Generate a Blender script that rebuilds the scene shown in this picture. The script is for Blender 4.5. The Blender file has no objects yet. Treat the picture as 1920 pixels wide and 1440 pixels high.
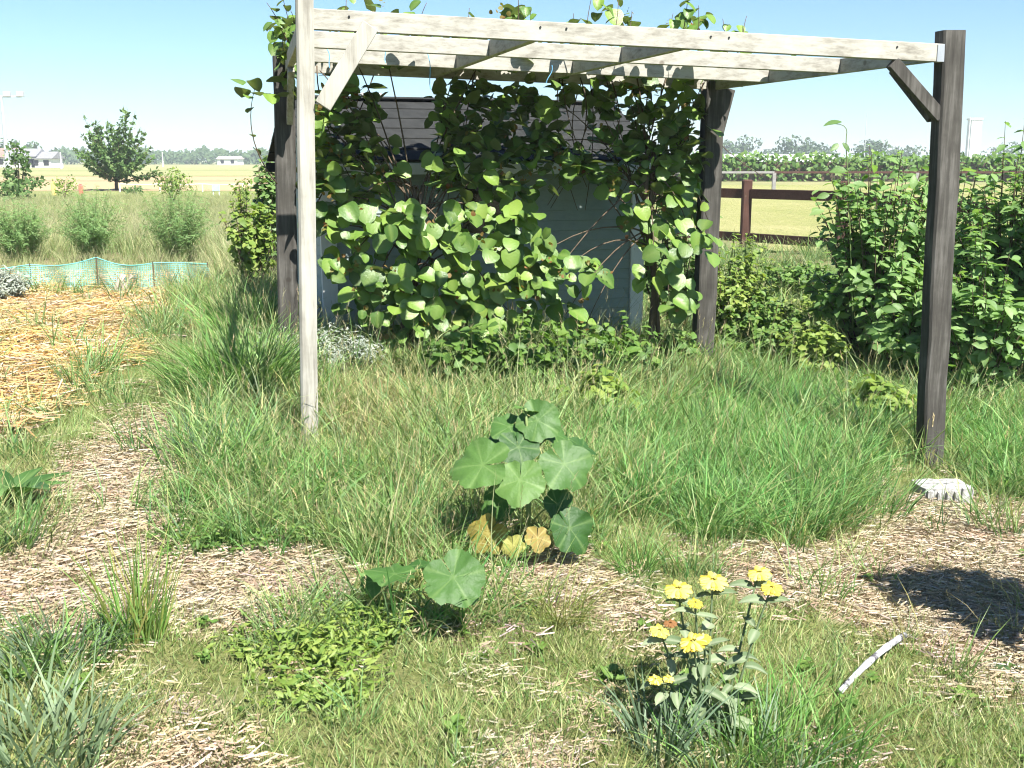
import bpy, math, random
import numpy as np
from mathutils import Vector, Matrix

# ------------------------------------------------------------------ camera, sky, sun, exposure
S = bpy.context.scene
col = S.collection
F, HZ, H = 2050.0, 300.0, 1.6          # focal length and horizon row in photo pixels, eye height
TH = math.atan((720 - HZ) / F)
cam_d = bpy.data.cameras.new('camera'); cam = bpy.data.objects.new('camera', cam_d); col.objects.link(cam)
cam.location = (0, 0, H); cam.rotation_euler = (math.pi / 2 - TH, 0, 0)
cam_d.sensor_width = 36; cam_d.lens = 36 * F / 1920; cam_d.clip_start = 0.05; cam_d.clip_end = 6000
S.camera = cam
SUN_AZ, SUN_EL = math.radians(34), math.radians(54)      # from behind the camera, to the right
w = bpy.data.worlds.new('World'); S.world = w; w.use_nodes = True
nt = w.node_tree
sky = nt.nodes.new('ShaderNodeTexSky'); sky.sky_type = 'NISHITA'; sky.sun_disc = False
sky.sun_elevation = SUN_EL; sky.sun_rotation = math.pi - SUN_AZ
sky.air_density = 1.0; sky.dust_density = 0.25; sky.ozone_density = 2.0
tint = nt.nodes.new('ShaderNodeMix'); tint.data_type = 'RGBA'; tint.blend_type = 'MULTIPLY'; tint.inputs[0].default_value = 1; tint.inputs[7].default_value = (0.78, 0.96, 1.13, 1)
nt.links.new(sky.outputs[0], tint.inputs[6]); nt.links.new(tint.outputs[2], nt.nodes['Background'].inputs[0]); nt.nodes['Background'].inputs[1].default_value = 0.05
sd = bpy.data.lights.new('sun', 'SUN'); sd.energy = 5.0; sd.angle = math.radians(0.55); sd.color = (1, 0.965, 0.90)
sun = bpy.data.objects.new('sun', sd); col.objects.link(sun)
SV = Vector((math.sin(SUN_AZ) * math.cos(SUN_EL), -math.cos(SUN_AZ) * math.cos(SUN_EL), math.sin(SUN_EL)))
sun.rotation_euler = SV.to_track_quat('Z', 'Y').to_euler()
S.view_settings.view_transform = 'Standard'; S.view_settings.look = 'None'
S.view_settings.exposure = 1.6; S.view_settings.gamma = 1
cy = S.cycles; cy.filter_width = 1.15; cy.max_bounces = 6; cy.diffuse_bounces = 3; cy.glossy_bounces = 2; cy.transmission_bounces = 3; cy.transparent_max_bounces = 6
cy.use_adaptive_sampling = True; cy.adaptive_threshold = 0.02

HAZE = 0.0006
random.seed(7); rng = np.random.default_rng(11)

# ------------------------------------------------------------------ helpers
FW = np.array([0, math.cos(TH), -math.sin(TH)]); UP = np.array([0, math.sin(TH), math.cos(TH)])
def ray(px, py): return FW * F + np.array([1., 0, 0]) * (px - 960) - UP * (py - 720)
def at_y(px, py, y):                   # photo pixel at distance y
    d = ray(px, py); return np.array([0, 0, H]) + d * (y / d[1])
def at_z(px, py, z):
    d = ray(px, py); return np.array([0, 0, H]) + d * ((z - H) / d[2])
def smooth(a, b, x):
    t = np.clip((x - a) / (b - a), 0, 1); return t * t * (3 - 2 * t)
def zt(x, y):                          # the lie of the garden: it falls gently to the right
    x = np.asarray(x, float); y = np.asarray(y, float)
    s = np.where(x > 0, -0.45 * np.tanh(x / 3.5), -0.12 * np.tanh(x / 2.0))
    s = s * (1 - smooth(11, 19, y)) * (1 - smooth(9, 16, np.abs(x)))
    b = 0.018 * np.sin(2.1 * x + 1.3) * np.sin(1.7 * y) + 0.012 * np.sin(4.3 * x - 2 * y) + 0.008 * np.sin(7.1 * y + 3 * x)
    return s + b * (1 - smooth(25, 40, y))
def gnd(px, py):                       # photo pixel on the ground
    z = 0.0
    for _ in range(12):
        p = at_z(px, py, z); z = 0.5 * z + 0.5 * float(zt(p[0], p[1]))
    return at_z(px, py, z)
def proj(P):
    q = P - np.array([0, 0, H]); d = q @ FW
    return 960 + F * q[:, 0] / d, 720 - F * (q @ UP) / d
def nrm(v): v = np.asarray(v, float); return v / (np.linalg.norm(v) + 1e-9)

def tag(o, label=None, cat=None, group=None, kind=None):
    if label: o['label'] = label
    if cat: o['category'] = cat
    if group: o['group'] = group
    if kind: o['kind'] = kind
    return o
def thing(name, loc, label, cat, group=None):
    o = bpy.data.objects.new(name, None); o.empty_display_size = 0.1; col.objects.link(o); o.location = Vector(loc)
    return tag(o, label, cat, group)
def link(name, me, mat=None, parent=None):
    o = bpy.data.objects.new(name, me); col.objects.link(o)
    if mat and not me.materials: me.materials.append(mat)
    if parent:
        o.parent = parent
        q = Vector((0, 0, 0)); p = parent
        while p: q += p.location; p = p.parent
        o.matrix_parent_inverse = Matrix.Translation(-q)      # the mesh is in world space
    return o
def np_mesh(name, V, faces, attrs=None, smooth_sh=False):
    """faces: list of (n,k) int arrays"""
    me = bpy.data.meshes.new(name)
    V = np.asarray(V, np.float32)
    loops = np.concatenate([f.ravel() for f in faces]) if faces else np.zeros(0, int)
    tot = np.concatenate([np.full(len(f), f.shape[1]) for f in faces]) if faces else np.zeros(0, int)
    me.vertices.add(len(V)); me.vertices.foreach_set('co', V.ravel())
    if len(tot):
        me.loops.add(len(loops)); me.loops.foreach_set('vertex_index', loops.astype(np.int32))
        me.polygons.add(len(tot))
        st = np.concatenate([[0], np.cumsum(tot)[:-1]]).astype(np.int32)
        me.polygons.foreach_set('loop_start', st)
        me.polygons.foreach_set('use_smooth', np.full(len(tot), bool(smooth_sh)))
    for k, a in (attrs or {}).items():
        a = np.asarray(a, np.float32)
        if a.ndim == 1:
            at = me.attributes.new(k, 'FLOAT', 'POINT'); at.data.foreach_set('value', a)
        else:
            at = me.attributes.new(k, 'FLOAT_COLOR', 'POINT')
            at.data.foreach_set('color', np.concatenate([a, np.ones((len(a), 1), np.float32)], 1).ravel())
    me.update(calc_edges=True); me.validate()
    return me

class MB:                               # boxes and tubes gathered into one mesh
    def __init__(s): s.v = []; s.f = []
    def box(s, c, sx, sy, sz, ax=None, bev=0.0):
        """box at centre c, axes ax (3 unit vectors), full sizes; bev chamfers the long edges"""
        ax = ax or ((1, 0, 0), (0, 1, 0), (0, 0, 1))
        X, Y, Z = [np.array(a, float) for a in ax]; c = np.array(c, float)
        hx, hy, hz = sx / 2, sy / 2, sz / 2
        b = bev if bev > 0 else min(sx, sy, sz) * 0.04
        o = len(s.v)
        ring = [(hx - b, -hy), (hx, -hy + b), (hx, hy - b), (hx - b, hy), (-hx + b, hy), (-hx, hy - b), (-hx, -hy + b), (-hx + b, -hy)]
        ins = [(a * (1 - b / max(hx, b * 1.01)), q * (1 - b / max(hy, b * 1.01))) for a, q in ring]
        for r, z in ((ins, -hz), (ring, -hz + b), (ring, hz - b), (ins, hz)):
            for a, q in r: s.v.append(c + X * a + Y * q + Z * z)
        for k in range(3):
            for i in range(8):
                j = (i + 1) % 8
                s.f.append((o + k * 8 + i, o + k * 8 + j, o + k * 8 + 8 + j, o + k * 8 + 8 + i))
        s.f.append(tuple(o + i for i in reversed(range(8)))); s.f.append(tuple(o + 24 + i for i in range(8)))
        return s
    def beam(s, a, b, wd, ht, up=(0, 0, 1), bev=0.003):
        """bar from a to b, width wd (sideways), height ht (along up)"""
        a, b = np.array(a, float), np.array(b, float); Z = nrm(b - a); Y = np.array(up, float)
        Y = nrm(Y - Z * (Y @ Z)); X = np.cross(Y, Z)
        return s.box((a + b) / 2, wd, ht, np.linalg.norm(b - a), (X, Y, Z), bev)
    def tube(s, pts, r, n=6, r1=None, cap=True):
        pts = [np.array(p, float) for p in pts]; o = len(s.v); m = len(pts)
        rs = np.linspace(r, r if r1 is None else r1, m) if np.isscalar(r) else np.array(r)
        ref = np.array([0.31, 0.17, 0.93])
        for i, p in enumerate(pts):
            t = nrm(pts[min(i + 1, m - 1)] - pts[max(i - 1, 0)])
            a = np.cross(t, ref)
            if np.linalg.norm(a) < 0.1: a = np.cross(t, (1, 0, 0))
            a = nrm(a); b = np.cross(t, a)
            for k in range(n):
                q = 2 * math.pi * k / n
                s.v.append(p + (a * math.cos(q) + b * math.sin(q)) * rs[i])
        for i in range(m - 1):
            for k in range(n):
                l = (k + 1) % n
                s.f.append((o + i * n + k, o + i * n + l, o + i * n + n + l, o + i * n + n + k))
        if cap:
            s.f.append(tuple(o + k for k in reversed(range(n)))); s.f.append(tuple(o + (m - 1) * n + k for k in range(n)))
        return s
    def poly(s, pts):
        o = len(s.v); s.v += [np.array(p, float) for p in pts]; s.f.append(tuple(range(o, o + len(pts)))); return s
    def mesh(s, name, smooth_sh=False):
        by = {}
        for f in s.f: by.setdefault(len(f), []).append(f)
        return np_mesh(name, np.array(s.v), [np.array(f) for f in by.values()], None, smooth_sh)
    def build(s, name, mat, parent=None, smooth_sh=False): return link(name, s.mesh(name, smooth_sh), mat, parent)

def bez(a, b, c, n=8):
    a, b, c = [np.array(q, float) for q in (a, b, c)]
    return [a * (1 - t) ** 2 + 2 * b * t * (1 - t) + c * t * t for t in np.linspace(0, 1, n)]

# ------------------------------------------------------------------ materials
M = {}
def new_mat(name):
    m = bpy.data.materials.new(name); m.use_nodes = True; n = m.node_tree; n.nodes.clear()
    out = n.nodes.new('ShaderNodeOutputMaterial'); M[name] = m
    return m, n, out
def N(n, t, **kw):
    q = n.nodes.new(t)
    for k, v in kw.items(): setattr(q, k, v)
    return q
def ramp(n, fac, stops):
    r = N(n, 'ShaderNodeValToRGB'); e = r.color_ramp.elements
    while len(e) < len(stops): e.new(0.5)
    for el, (p, c) in zip(e, stops): el.position = p; el.color = (*c, 1)
    n.links.new(fac, r.inputs[0]); return r.outputs[0]
def noise(n, scale, detail=4, rough=0.55, vec=None, stretch=None):
    t = N(n, 'ShaderNodeTexNoise'); t.inputs['Scale'].default_value = scale
    t.inputs['Detail'].default_value = detail; t.inputs['Roughness'].default_value = rough
    if vec is not None:
        if stretch:
            mp = N(n, 'ShaderNodeMapping'); mp.inputs['Scale'].default_value = stretch; n.links.new(vec, mp.inputs[0]); vec = mp.outputs[0]
        n.links.new(vec, t.inputs['Vector'])
    return t.outputs['Fac']
def mixc(n, fac, a, b, mode='MIX'):
    m = N(n, 'ShaderNodeMix', data_type='RGBA', blend_type=mode)
    for s, v in ((m.inputs[0], fac), (m.inputs[6], a), (m.inputs[7], b)):
        if isinstance(v, (int, float)): s.default_value = v
        elif isinstance(v, tuple): s.default_value = (*v, 1)
        else: n.links.new(v, s)
    return m.outputs[2]
def math_(n, op, a, b=None):
    m = N(n, 'ShaderNodeMath', operation=op)
    for s, v in ((m.inputs[0], a), (m.inputs[1], b)):
        if v is None: continue
        if isinstance(v, (int, float)): s.default_value = v
        else: n.links.new(v, s)
    return m.outputs[0]
def surf(n, out, colr, rough=0.8, bump=None, bstr=0.3, bdist=0.01, spec=0.3):
    p = N(n, 'ShaderNodeBsdfPrincipled'); p.inputs['Roughness'].default_value = rough
    p.inputs['Specular IOR Level'].default_value = spec
    if isinstance(colr, tuple): p.inputs['Base Color'].default_value = (*colr, 1)
    else: n.links.new(colr, p.inputs['Base Color'])
    if bump is not None:
        b = N(n, 'ShaderNodeBump'); b.inputs['Strength'].default_value = bstr; b.inputs['Distance'].default_value = bdist
        n.links.new(bump, b.inputs['Height']); n.links.new(b.outputs[0], p.inputs['Normal'])
    n.links.new(p.outputs[0], out.inputs[0]); return p
def obj_co(n): return N(n, 'ShaderNodeTexCoord').outputs['Object']
def pos(n): return N(n, 'ShaderNodeNewGeometry').outputs['Position']

def wood(name, stops, grain=(30, 30, 1.6), rough=0.8, knots=True, dark=None):
    m, n, out = new_mat(name); c = obj_co(n)
    g = noise(n, 1.5, 6, 0.7, c, grain); big = noise(n, 4.0, 4, 0.6, c)
    f = math_(n, 'ADD', math_(n, 'MULTIPLY', g, 0.62), math_(n, 'MULTIPLY', big, 0.38))
    cc = ramp(n, f, stops)
    if knots:
        v = N(n, 'ShaderNodeTexVoronoi'); v.inputs['Scale'].default_value = 3.2; n.links.new(c, v.inputs['Vector'])
        k = ramp(n, v.outputs['Distance'], [(0.0, (1, 1, 1)), (0.045, (1, 1, 1)), (0.075, (0, 0, 0))])
        cc = mixc(n, math_(n, 'MULTIPLY', k, 0.6), cc, dark or (0.10, 0.075, 0.05))
    surf(n, out, cc, rough, g, 0.3, 0.0025, 0.2); return m
wood('pale_wood', [(0.3, (0.30, 0.27, 0.20)), (0.5, (0.47, 0.44, 0.35)), (0.68, (0.58, 0.55, 0.46))], (14, 14, 14))
def wood_axis(name, stops, axis, **k):
    s = [26, 26, 26]; s[axis] = 1.5; wood(name, stops, tuple(s), **k)
PALE = [(0.29, (0.10, 0.09, 0.072)), (0.40, (0.24, 0.225, 0.19)), (0.51, (0.345, 0.33, 0.285)), (0.72, (0.44, 0.425, 0.38))]
wood_axis('pale_post_wood', PALE, 2); wood_axis('pale_beam_wood', PALE, 0); wood_axis('pale_joist_wood', PALE, 1)
DARK = [(0.3, (0.02, 0.018, 0.015)), (0.5, (0.058, 0.054, 0.047)), (0.7, (0.135, 0.128, 0.115))]
wood_axis('dark_post_wood', DARK, 2, dark=(0.03, 0.025, 0.02)); wood_axis('red_brown_wood', [(0.3, (0.04, 0.021, 0.015)), (0.6, (0.088, 0.043, 0.032)), (0.75, (0.13, 0.08, 0.062))], 2)
wood_axis('red_brown_rail', [(0.3, (0.04, 0.021, 0.015)), (0.6, (0.088, 0.043, 0.032)), (0.75, (0.13, 0.08, 0.062))], 0)
wood('grey_rail', [(0.3, (0.16, 0.15, 0.14)), (0.7, (0.30, 0.29, 0.28))], (1.5, 20, 20))
wood('bark', [(0.3, (0.05, 0.035, 0.022)), (0.6, (0.12, 0.09, 0.06)), (0.8, (0.20, 0.16, 0.11))], (25, 25, 5), knots=False)
wood('stump_wood', [(0.3, (0.22, 0.18, 0.14)), (0.6, (0.46, 0.40, 0.33)), (0.8, (0.55, 0.5, 0.43))], (25, 25, 4), knots=False)
wood('paint_board', [(0.3, (0.24, 0.295, 0.285)), (0.6, (0.29, 0.35, 0.335)), (0.8, (0.32, 0.38, 0.365))], (1.5, 25, 25), 0.6, False)
wood('white_paint', [(0.3, (0.66, 0.66, 0.64)), (0.7, (0.80, 0.80, 0.79))], (20, 20, 2), 0.5, False)

def simple(name, c0, c1, scale=6, rough=0.8, bump=0.2, spec=0.3, metal=0):
    m, n, out = new_mat(name); f = noise(n, scale, 5, 0.6, obj_co(n))
    p = surf(n, out, ramp(n, f, [(0.3, c0), (0.7, c1)]), rough, f, bump, 0.01, spec); p.inputs['Metallic'].default_value = metal
    return m
simple('felt', (0.012, 0.013, 0.0125), (0.027, 0.028, 0.027), 9, 0.9)
simple('concrete', (0.22, 0.21, 0.195), (0.44, 0.43, 0.41), 26, 0.9, 0.6)
simple('black_plastic', (0.012, 0.012, 0.012), (0.03, 0.03, 0.03), 6, 0.4)
simple('metal_plate', (0.45, 0.46, 0.47), (0.6, 0.6, 0.61), 8, 0.4, 0.1, 0.5, 0.7)
simple('blue_twine', (0.10, 0.30, 0.50), (0.18, 0.42, 0.62), 20, 0.7)
simple('window_dark', (0.012, 0.012, 0.014), (0.02, 0.018, 0.02), 2, 0.12, 0.0, 0.5)
simple('render_white', (0.70, 0.69, 0.66), (0.82, 0.81, 0.79), 1.5, 0.8)
simple('roof_red', (0.24, 0.13, 0.10), (0.32, 0.18, 0.14), 3, 0.9)
simple('roof_grey', (0.16, 0.16, 0.17), (0.24, 0.24, 0.25), 3, 0.9)
simple('roof_pale', (0.42, 0.36, 0.35), (0.5, 0.44, 0.43), 3, 0.9)
simple('polythene', (0.62, 0.65, 0.66), (0.74, 0.76, 0.77), 0.4, 0.5)
simple('yellow_plastic', (0.62, 0.46, 0.14), (0.7, 0.53, 0.18), 3, 0.5)
simple('red_plastic', (0.50, 0.13, 0.10), (0.56, 0.17, 0.13), 3, 0.5)
simple('blue_plastic', (0.30, 0.37, 0.58), (0.38, 0.45, 0.62), 3, 0.5)
simple('grey_metal', (0.40, 0.42, 0.44), (0.5, 0.52, 0.54), 1, 0.5, 0.0, 0.5, 0.3)
m_, n_, o_ = new_mat('stick'); c_ = obj_co(n_)
surf(n_, o_, ramp(n_, noise(n_, 14, 5, 0.75, c_, (1, 1, 0.35)), [(0.40, (0.07, 0.065, 0.07)), (0.47, (0.35, 0.35, 0.36)), (0.62, (0.60, 0.59, 0.60))]), 0.7, noise(n_, 30, 3, .5, c_), 0.4, 0.004)

def leafy(name, stops, trans=0.35, rough=0.5, spec=0.35, vein=None, nscale=1.2, back=None, tcol=1.25):
    """leaf skin: hue by object and by the per-leaf attribute 'rnd', paler veins, light through the blade"""
    m, n, out = new_mat(name)
    a = N(n, 'ShaderNodeAttribute', attribute_name='rnd').outputs['Fac']
    r = N(n, 'ShaderNodeObjectInfo').outputs['Random']
    big = noise(n, nscale, 3, 0.5, pos(n))
    f = math_(n, 'FRACT', math_(n, 'ADD', a, r))
    f = math_(n, 'ADD', math_(n, 'MULTIPLY', f, 0.7), math_(n, 'MULTIPLY', big, 0.3))
    c = ramp(n, f, stops)
    if vein:
        v = N(n, 'ShaderNodeAttribute', attribute_name='vein').outputs['Fac']
        c = mixc(n, math_(n, 'MULTIPLY', v, vein[0]), c, vein[1])
    if back:
        c = mixc(n, N(n, 'ShaderNodeNewGeometry').outputs['Backfacing'], c, back)
    p = N(n, 'ShaderNodeBsdfPrincipled'); p.inputs['Roughness'].default_value = rough; p.inputs['Specular IOR Level'].default_value = spec
    if vein:
        bu_ = N(n, 'ShaderNodeBump'); bu_.inputs['Strength'].default_value = 0.5; bu_.inputs['Distance'].default_value = 0.006; n.links.new(noise(n, 55, 3, 0.6, pos(n)), bu_.inputs['Height']); n.links.new(bu_.outputs[0], p.inputs['Normal'])
    t = N(n, 'ShaderNodeBsdfTranslucent'); mx = N(n, 'ShaderNodeMixShader'); mx.inputs[0].default_value = trans
    n.links.new(c, p.inputs['Base Color'])
    n.links.new(mixc(n, 1.0, c, (tcol * 1.1, tcol * 1.15, tcol * 0.55), 'MULTIPLY'), t.inputs[0])
    n.links.new(p.outputs[0], mx.inputs[1]); n.links.new(t.outputs[0], mx.inputs[2]); n.links.new(mx.outputs[0], out.inputs[0])
    return m
def blade_mat(name, trans=0.35, dry=(0.32, 0.35, 0.15), dryamt=0.14, scale=0.9):
    m, n, out = new_mat(name)
    c = N(n, 'ShaderNodeAttribute', attribute_name='Col').outputs['Color']
    r = N(n, 'ShaderNodeObjectInfo').outputs['Random']
    big = noise(n, scale, 4, 0.6, pos(n))
    d = ramp(n, big, [(0.42, (0, 0, 0)), (0.68, (1, 1, 1))])
    c = mixc(n, math_(n, 'MULTIPLY', d, dryamt), c, dry)
    c = mixc(n, 1.0, c, ramp(n, r, [(0, (0.78, 0.8, 0.8)), (1, (1.2, 1.17, 1.1))]), 'MULTIPLY')
    p = N(n, 'ShaderNodeBsdfPrincipled'); p.inputs['Roughness'].default_value = 0.5; p.inputs['Specular IOR Level'].default_value = 0.3
    t = N(n, 'ShaderNodeBsdfTranslucent'); mx = N(n, 'ShaderNodeMixShader'); mx.inputs[0].default_value = trans
    n.links.new(c, p.inputs['Base Color']); n.links.new(mixc(n, 1.0, c, (1.3, 1.35, 0.75), 'MULTIPLY'), t.inputs[0])
    n.links.new(p.outputs[0], mx.inputs[1]); n.links.new(t.outputs[0], mx.inputs[2]); n.links.new(mx.outputs[0], out.inputs[0])
    return m
blade_mat('grass'); blade_mat('gold_straw', 0.15, (0.50, 0.38, 0.24), 0.35, 1.2); blade_mat('straw', 0.15, (0.46, 0.38, 0.28), 0.35, 1.6); blade_mat('meadow', 0.3, (0.40, 0.38, 0.20), 0.4, 0.25)
KIWI = [(0.08, (0.035, 0.08, 0.013)), (0.35, (0.08, 0.16, 0.028)), (0.65, (0.125, 0.225, 0.036)), (0.85, (0.185, 0.28, 0.045)), (0.97, (0.26, 0.28, 0.055))]
leafy('kiwi_leaf', KIWI, 0.30, 0.42, 0.45, (0.35, (0.25, 0.33, 0.09)), back=(0.11, 0.145, 0.055))
leafy('kiwi_young', [(0.2, (0.16, 0.15, 0.035)), (0.6, (0.19, 0.12, 0.035)), (0.9, (0.20, 0.075, 0.03))], 0.35, 0.6)
leafy('holly_leaf', [(0.25, (0.028, 0.078, 0.015)), (0.5, (0.052, 0.12, 0.024)), (0.8, (0.085, 0.165, 0.036))], 0.25, 0.55, 0.35, (0.32, (0.20, 0.29, 0.10)), nscale=22)
leafy('holly_yellow', [(0.25, (0.22, 0.16, 0.04)), (0.45, (0.29, 0.26, 0.06)), (0.65, (0.30, 0.30, 0.08)), (0.85, (0.18, 0.24, 0.06))], 0.3, 0.6, 0.3, (0.4, (0.5, 0.44, 0.16)), 30)
leafy('shrub_leaf', [(0.1, (0.055, 0.12, 0.03)), (0.5, (0.11, 0.20, 0.055)), (0.9, (0.18, 0.27, 0.09))], 0.34, 0.45, 0.4, (0.3, (0.2, 0.28, 0.1)))
leafy('weed_leaf', [(0.1, (0.06, 0.125, 0.025)), (0.5, (0.10, 0.19, 0.035)), (0.9, (0.155, 0.235, 0.05))], 0.35, 0.55)
leafy('light_leaf', [(0.1, (0.10, 0.17, 0.03)), (0.5, (0.17, 0.25, 0.045)), (0.9, (0.25, 0.30, 0.07))], 0.35, 0.55)
leafy('felt_leaf', [(0.1, (0.085, 0.125, 0.06)), (0.5, (0.15, 0.20, 0.105)), (0.9, (0.24, 0.28, 0.17))], 0.2, 0.85, 0.15, (0.4, (0.36, 0.38, 0.28)))
leafy('silver_leaf', [(0.1, (0.15, 0.18, 0.15)), (0.5, (0.26, 0.29, 0.24)), (0.9, (0.38, 0.40, 0.34))], 0.2, 0.8)
leafy('feather_leaf', [(0.1, (0.10, 0.20, 0.06)), (0.5, (0.16, 0.27, 0.09)), (0.9, (0.24, 0.34, 0.13))], 0.4, 0.6)
leafy('tree_leaf', [(0.1, (0.05, 0.11, 0.03)), (0.5, (0.095, 0.17, 0.05)), (0.9, (0.15, 0.22, 0.07))], 0.3, 0.6)
leafy('far_leaf', [(0.1, (0.04, 0.075, 0.03)), (0.5, (0.06, 0.105, 0.04)), (0.9, (0.09, 0.135, 0.055))], 0.2, 0.8, nscale=0.1)
leafy('yellow_petal', [(0.1, (0.50, 0.36, 0.03)), (0.4, (0.64, 0.50, 0.06)), (0.7, (0.72, 0.62, 0.14)), (0.95, (0.70, 0.66, 0.28))], 0.35, 0.6, tcol=0.95)
leafy('stem_green', [(0.1, (0.12, 0.18, 0.05)), (0.9, (0.20, 0.25, 0.09))], 0.1, 0.6)
leafy('rust_leaf', [(0.1, (0.16, 0.07, 0.02)), (0.9, (0.25, 0.12, 0.04))], 0.2, 0.7)
m_, n_, o_ = new_mat('net')
p_ = N(n_, 'ShaderNodeBsdfPrincipled'); p_.inputs['Base Color'].default_value = (0.16, 0.40, 0.34, 1); p_.inputs['Roughness'].default_value = 0.6
t_ = N(n_, 'ShaderNodeBsdfTransparent'); x_ = N(n_, 'ShaderNodeMixShader'); c_ = N(n_, 'ShaderNodeTexCoord').outputs['UV']
w1 = N(n_, 'ShaderNodeTexWave'); w1.bands_direction = 'X'; w1.inputs['Scale'].default_value = 14; w2 = N(n_, 'ShaderNodeTexWave'); w2.bands_direction = 'Z'; w2.inputs['Scale'].default_value = 14
for q in (w1, w2): n_.links.new(pos(n_), q.inputs[0])
h_ = ramp(n_, math_(n_, 'MAXIMUM', w1.outputs['Fac'], w2.outputs['Fac']), [(0.74, (0, 0, 0)), (0.86, (1, 1, 1))])
n_.links.new(h_, x_.inputs[0]); n_.links.new(t_.outputs[0], x_.inputs[1]); n_.links.new(p_.outputs[0], x_.inputs[2]); n_.links.new(x_.outputs[0], o_.inputs[0])

# ground skins
m_, n_, o_ = new_mat('soil'); P_ = pos(n_)
a_ = noise(n_, 1.3, 5, 0.6, P_); b_ = noise(n_, 40, 6, 0.7, P_); g_ = noise(n_, 9, 5, 0.65, P_)
c1 = ramp(n_, b_, [(0.3, (0.10, 0.075, 0.045)), (0.5, (0.20, 0.165, 0.095)), (0.7, (0.33, 0.28, 0.18))])
c2 = ramp(n_, b_, [(0.3, (0.06, 0.075, 0.022)), (0.5, (0.13, 0.15, 0.05)), (0.75, (0.22, 0.22, 0.09))])
near_ = mixc(n_, ramp(n_, g_, [(0.4, (0, 0, 0)), (0.6, (1, 1, 1))]), c1, c2)
sa_ = N(n_, 'ShaderNodeAttribute', attribute_name='straw').outputs['Fac']; ga_ = N(n_, 'ShaderNodeAttribute', attribute_name='gold').outputs['Fac']; gr_ = N(n_, 'ShaderNodeAttribute', attribute_name='green').outputs['Fac']
fine_ = noise(n_, 70, 5, 0.75, P_)
near_ = mixc(n_, math_(n_, 'MULTIPLY', gr_, 0.8), near_, ramp(n_, fine_, [(0.3, (0.05, 0.065, 0.018)), (0.5, (0.14, 0.16, 0.05)), (0.7, (0.27, 0.27, 0.11))]))
near_ = mixc(n_, sa_, near_, ramp(n_, fine_, [(0.3, (0.24, 0.18, 0.11)), (0.5, (0.44, 0.36, 0.235)), (0.72, (0.58, 0.49, 0.35))]))
near_ = mixc(n_, ga_, near_, ramp(n_, fine_, [(0.3, (0.20, 0.12, 0.05)), (0.5, (0.46, 0.29, 0.12)), (0.72, (0.62, 0.45, 0.22))]))
surf(n_, o_, near_, 0.95, math_(n_, 'ADD', b_, math_(n_, 'MULTIPLY', fine_, .6)), 0.9, 0.02, 0.1)
def field(name, stops, sx, sy, fine=3):
    m, n, out = new_mat(name); P = pos(n)
    a = noise(n, 1, 5, 0.6, P, (sx, sy, 1)); b = noise(n, fine, 6, 0.75, P, (1, 0.35, 1))
    f = math_(n, 'ADD', math_(n, 'MULTIPLY', a, 0.55), math_(n, 'MULTIPLY', b, 0.45))
    surf(n, out, ramp(n, f, stops), 0.95, b, 0.8, 0.15, 0.1)
field('stubble', [(0.35, (0.27, 0.20, 0.11)), (0.5, (0.36, 0.27, 0.155)), (0.65, (0.33, 0.28, 0.15))], 0.01, 0.10)
field('pale_crop', [(0.35, (0.18, 0.20, 0.075)), (0.5, (0.25, 0.25, 0.11)), (0.65, (0.31, 0.28, 0.15))], 0.006, 0.05)
field('paddock_grass', [(0.3, (0.17, 0.20, 0.06)), (0.5, (0.25, 0.25, 0.095)), (0.7, (0.34, 0.31, 0.15))], 0.25, 0.12, 6)
field('mown_strip', [(0.35, (0.16, 0.19, 0.06)), (0.65, (0.24, 0.25, 0.10))], 0.05, 0.2)
field('far_land', [(0.3, (0.10, 0.13, 0.045)), (0.5, (0.20, 0.20, 0.09)), (0.7, (0.32, 0.28, 0.15))], 0.004, 0.012, 0.2)

# ------------------------------------------------------------------ ground and fields
def graded(a, b, step, far, k):
    out = list(np.arange(a, b, step)); v = b; s = step
    while v < far: out.append(v); s *= k; v += s
    return np.array(out + [far])
xs = graded(0, 5, 0.09, 3000, 1.16); xs = np.concatenate([-xs[:0:-1], xs])
ys = np.concatenate([-graded(0, 1, 0.3, 300, 1.6)[:0:-1], graded(0, 12, 0.09, 4000, 1.13)])
X, Y = np.meshgrid(xs, ys, indexing='xy'); nx, ny = len(xs), len(ys)
Z = zt(X, Y)
i = np.arange(ny - 1)[:, None] * nx + np.arange(nx - 1)[None, :]; i = i.ravel()
gme = np_mesh('ground', np.stack([X, Y, Z], -1).reshape(-1, 3), [np.stack([i, i + 1, i + nx + 1, i + nx], 1)], None, True)
gme.materials.append(M['soil']); gme.materials.append(M['far_land'])
yc = Y[:-1, :-1].ravel(); xc = X[:-1, :-1].ravel()
gme.polygons.foreach_set('material_index', ((yc > 40) | (np.abs(xc) > 40)).astype(np.int32)); gme.update()
tag(link('ground', gme), 'uneven garden soil with dead thatch under the grass', 'ground', kind='structure')
def sheet(name, x0, x1, y0, y1, z, mat, label):
    gx = np.linspace(x0, x1, 30); gy = np.linspace(y0, y1, 30); A, B = np.meshgrid(gx, gy); C = zt(A, B) + z
    i = (np.arange(29)[:, None] * 30 + np.arange(29)[None, :]).ravel()
    me = np_mesh(name, np.stack([A, B, C], -1).reshape(-1, 3), [np.stack([i, i + 1, i + 31, i + 30], 1)], None, True)
    tag(link(name, me, M[mat]), label, 'field', kind='structure')
sheet('mown_verge', -120, 4.5, 41, 57.5, 0.02, 'mown_strip', 'mown green verge in front of the tan field')
sheet('stubble_field', -160, 4.5, 57.6, 108, 0.03, 'stubble', 'tan stubble field behind the young tree')
sheet('crop_field', -400, 4.5, 108.1, 380, 0.04, 'pale_crop', 'pale yellow green crop field below the far wood')
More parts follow.
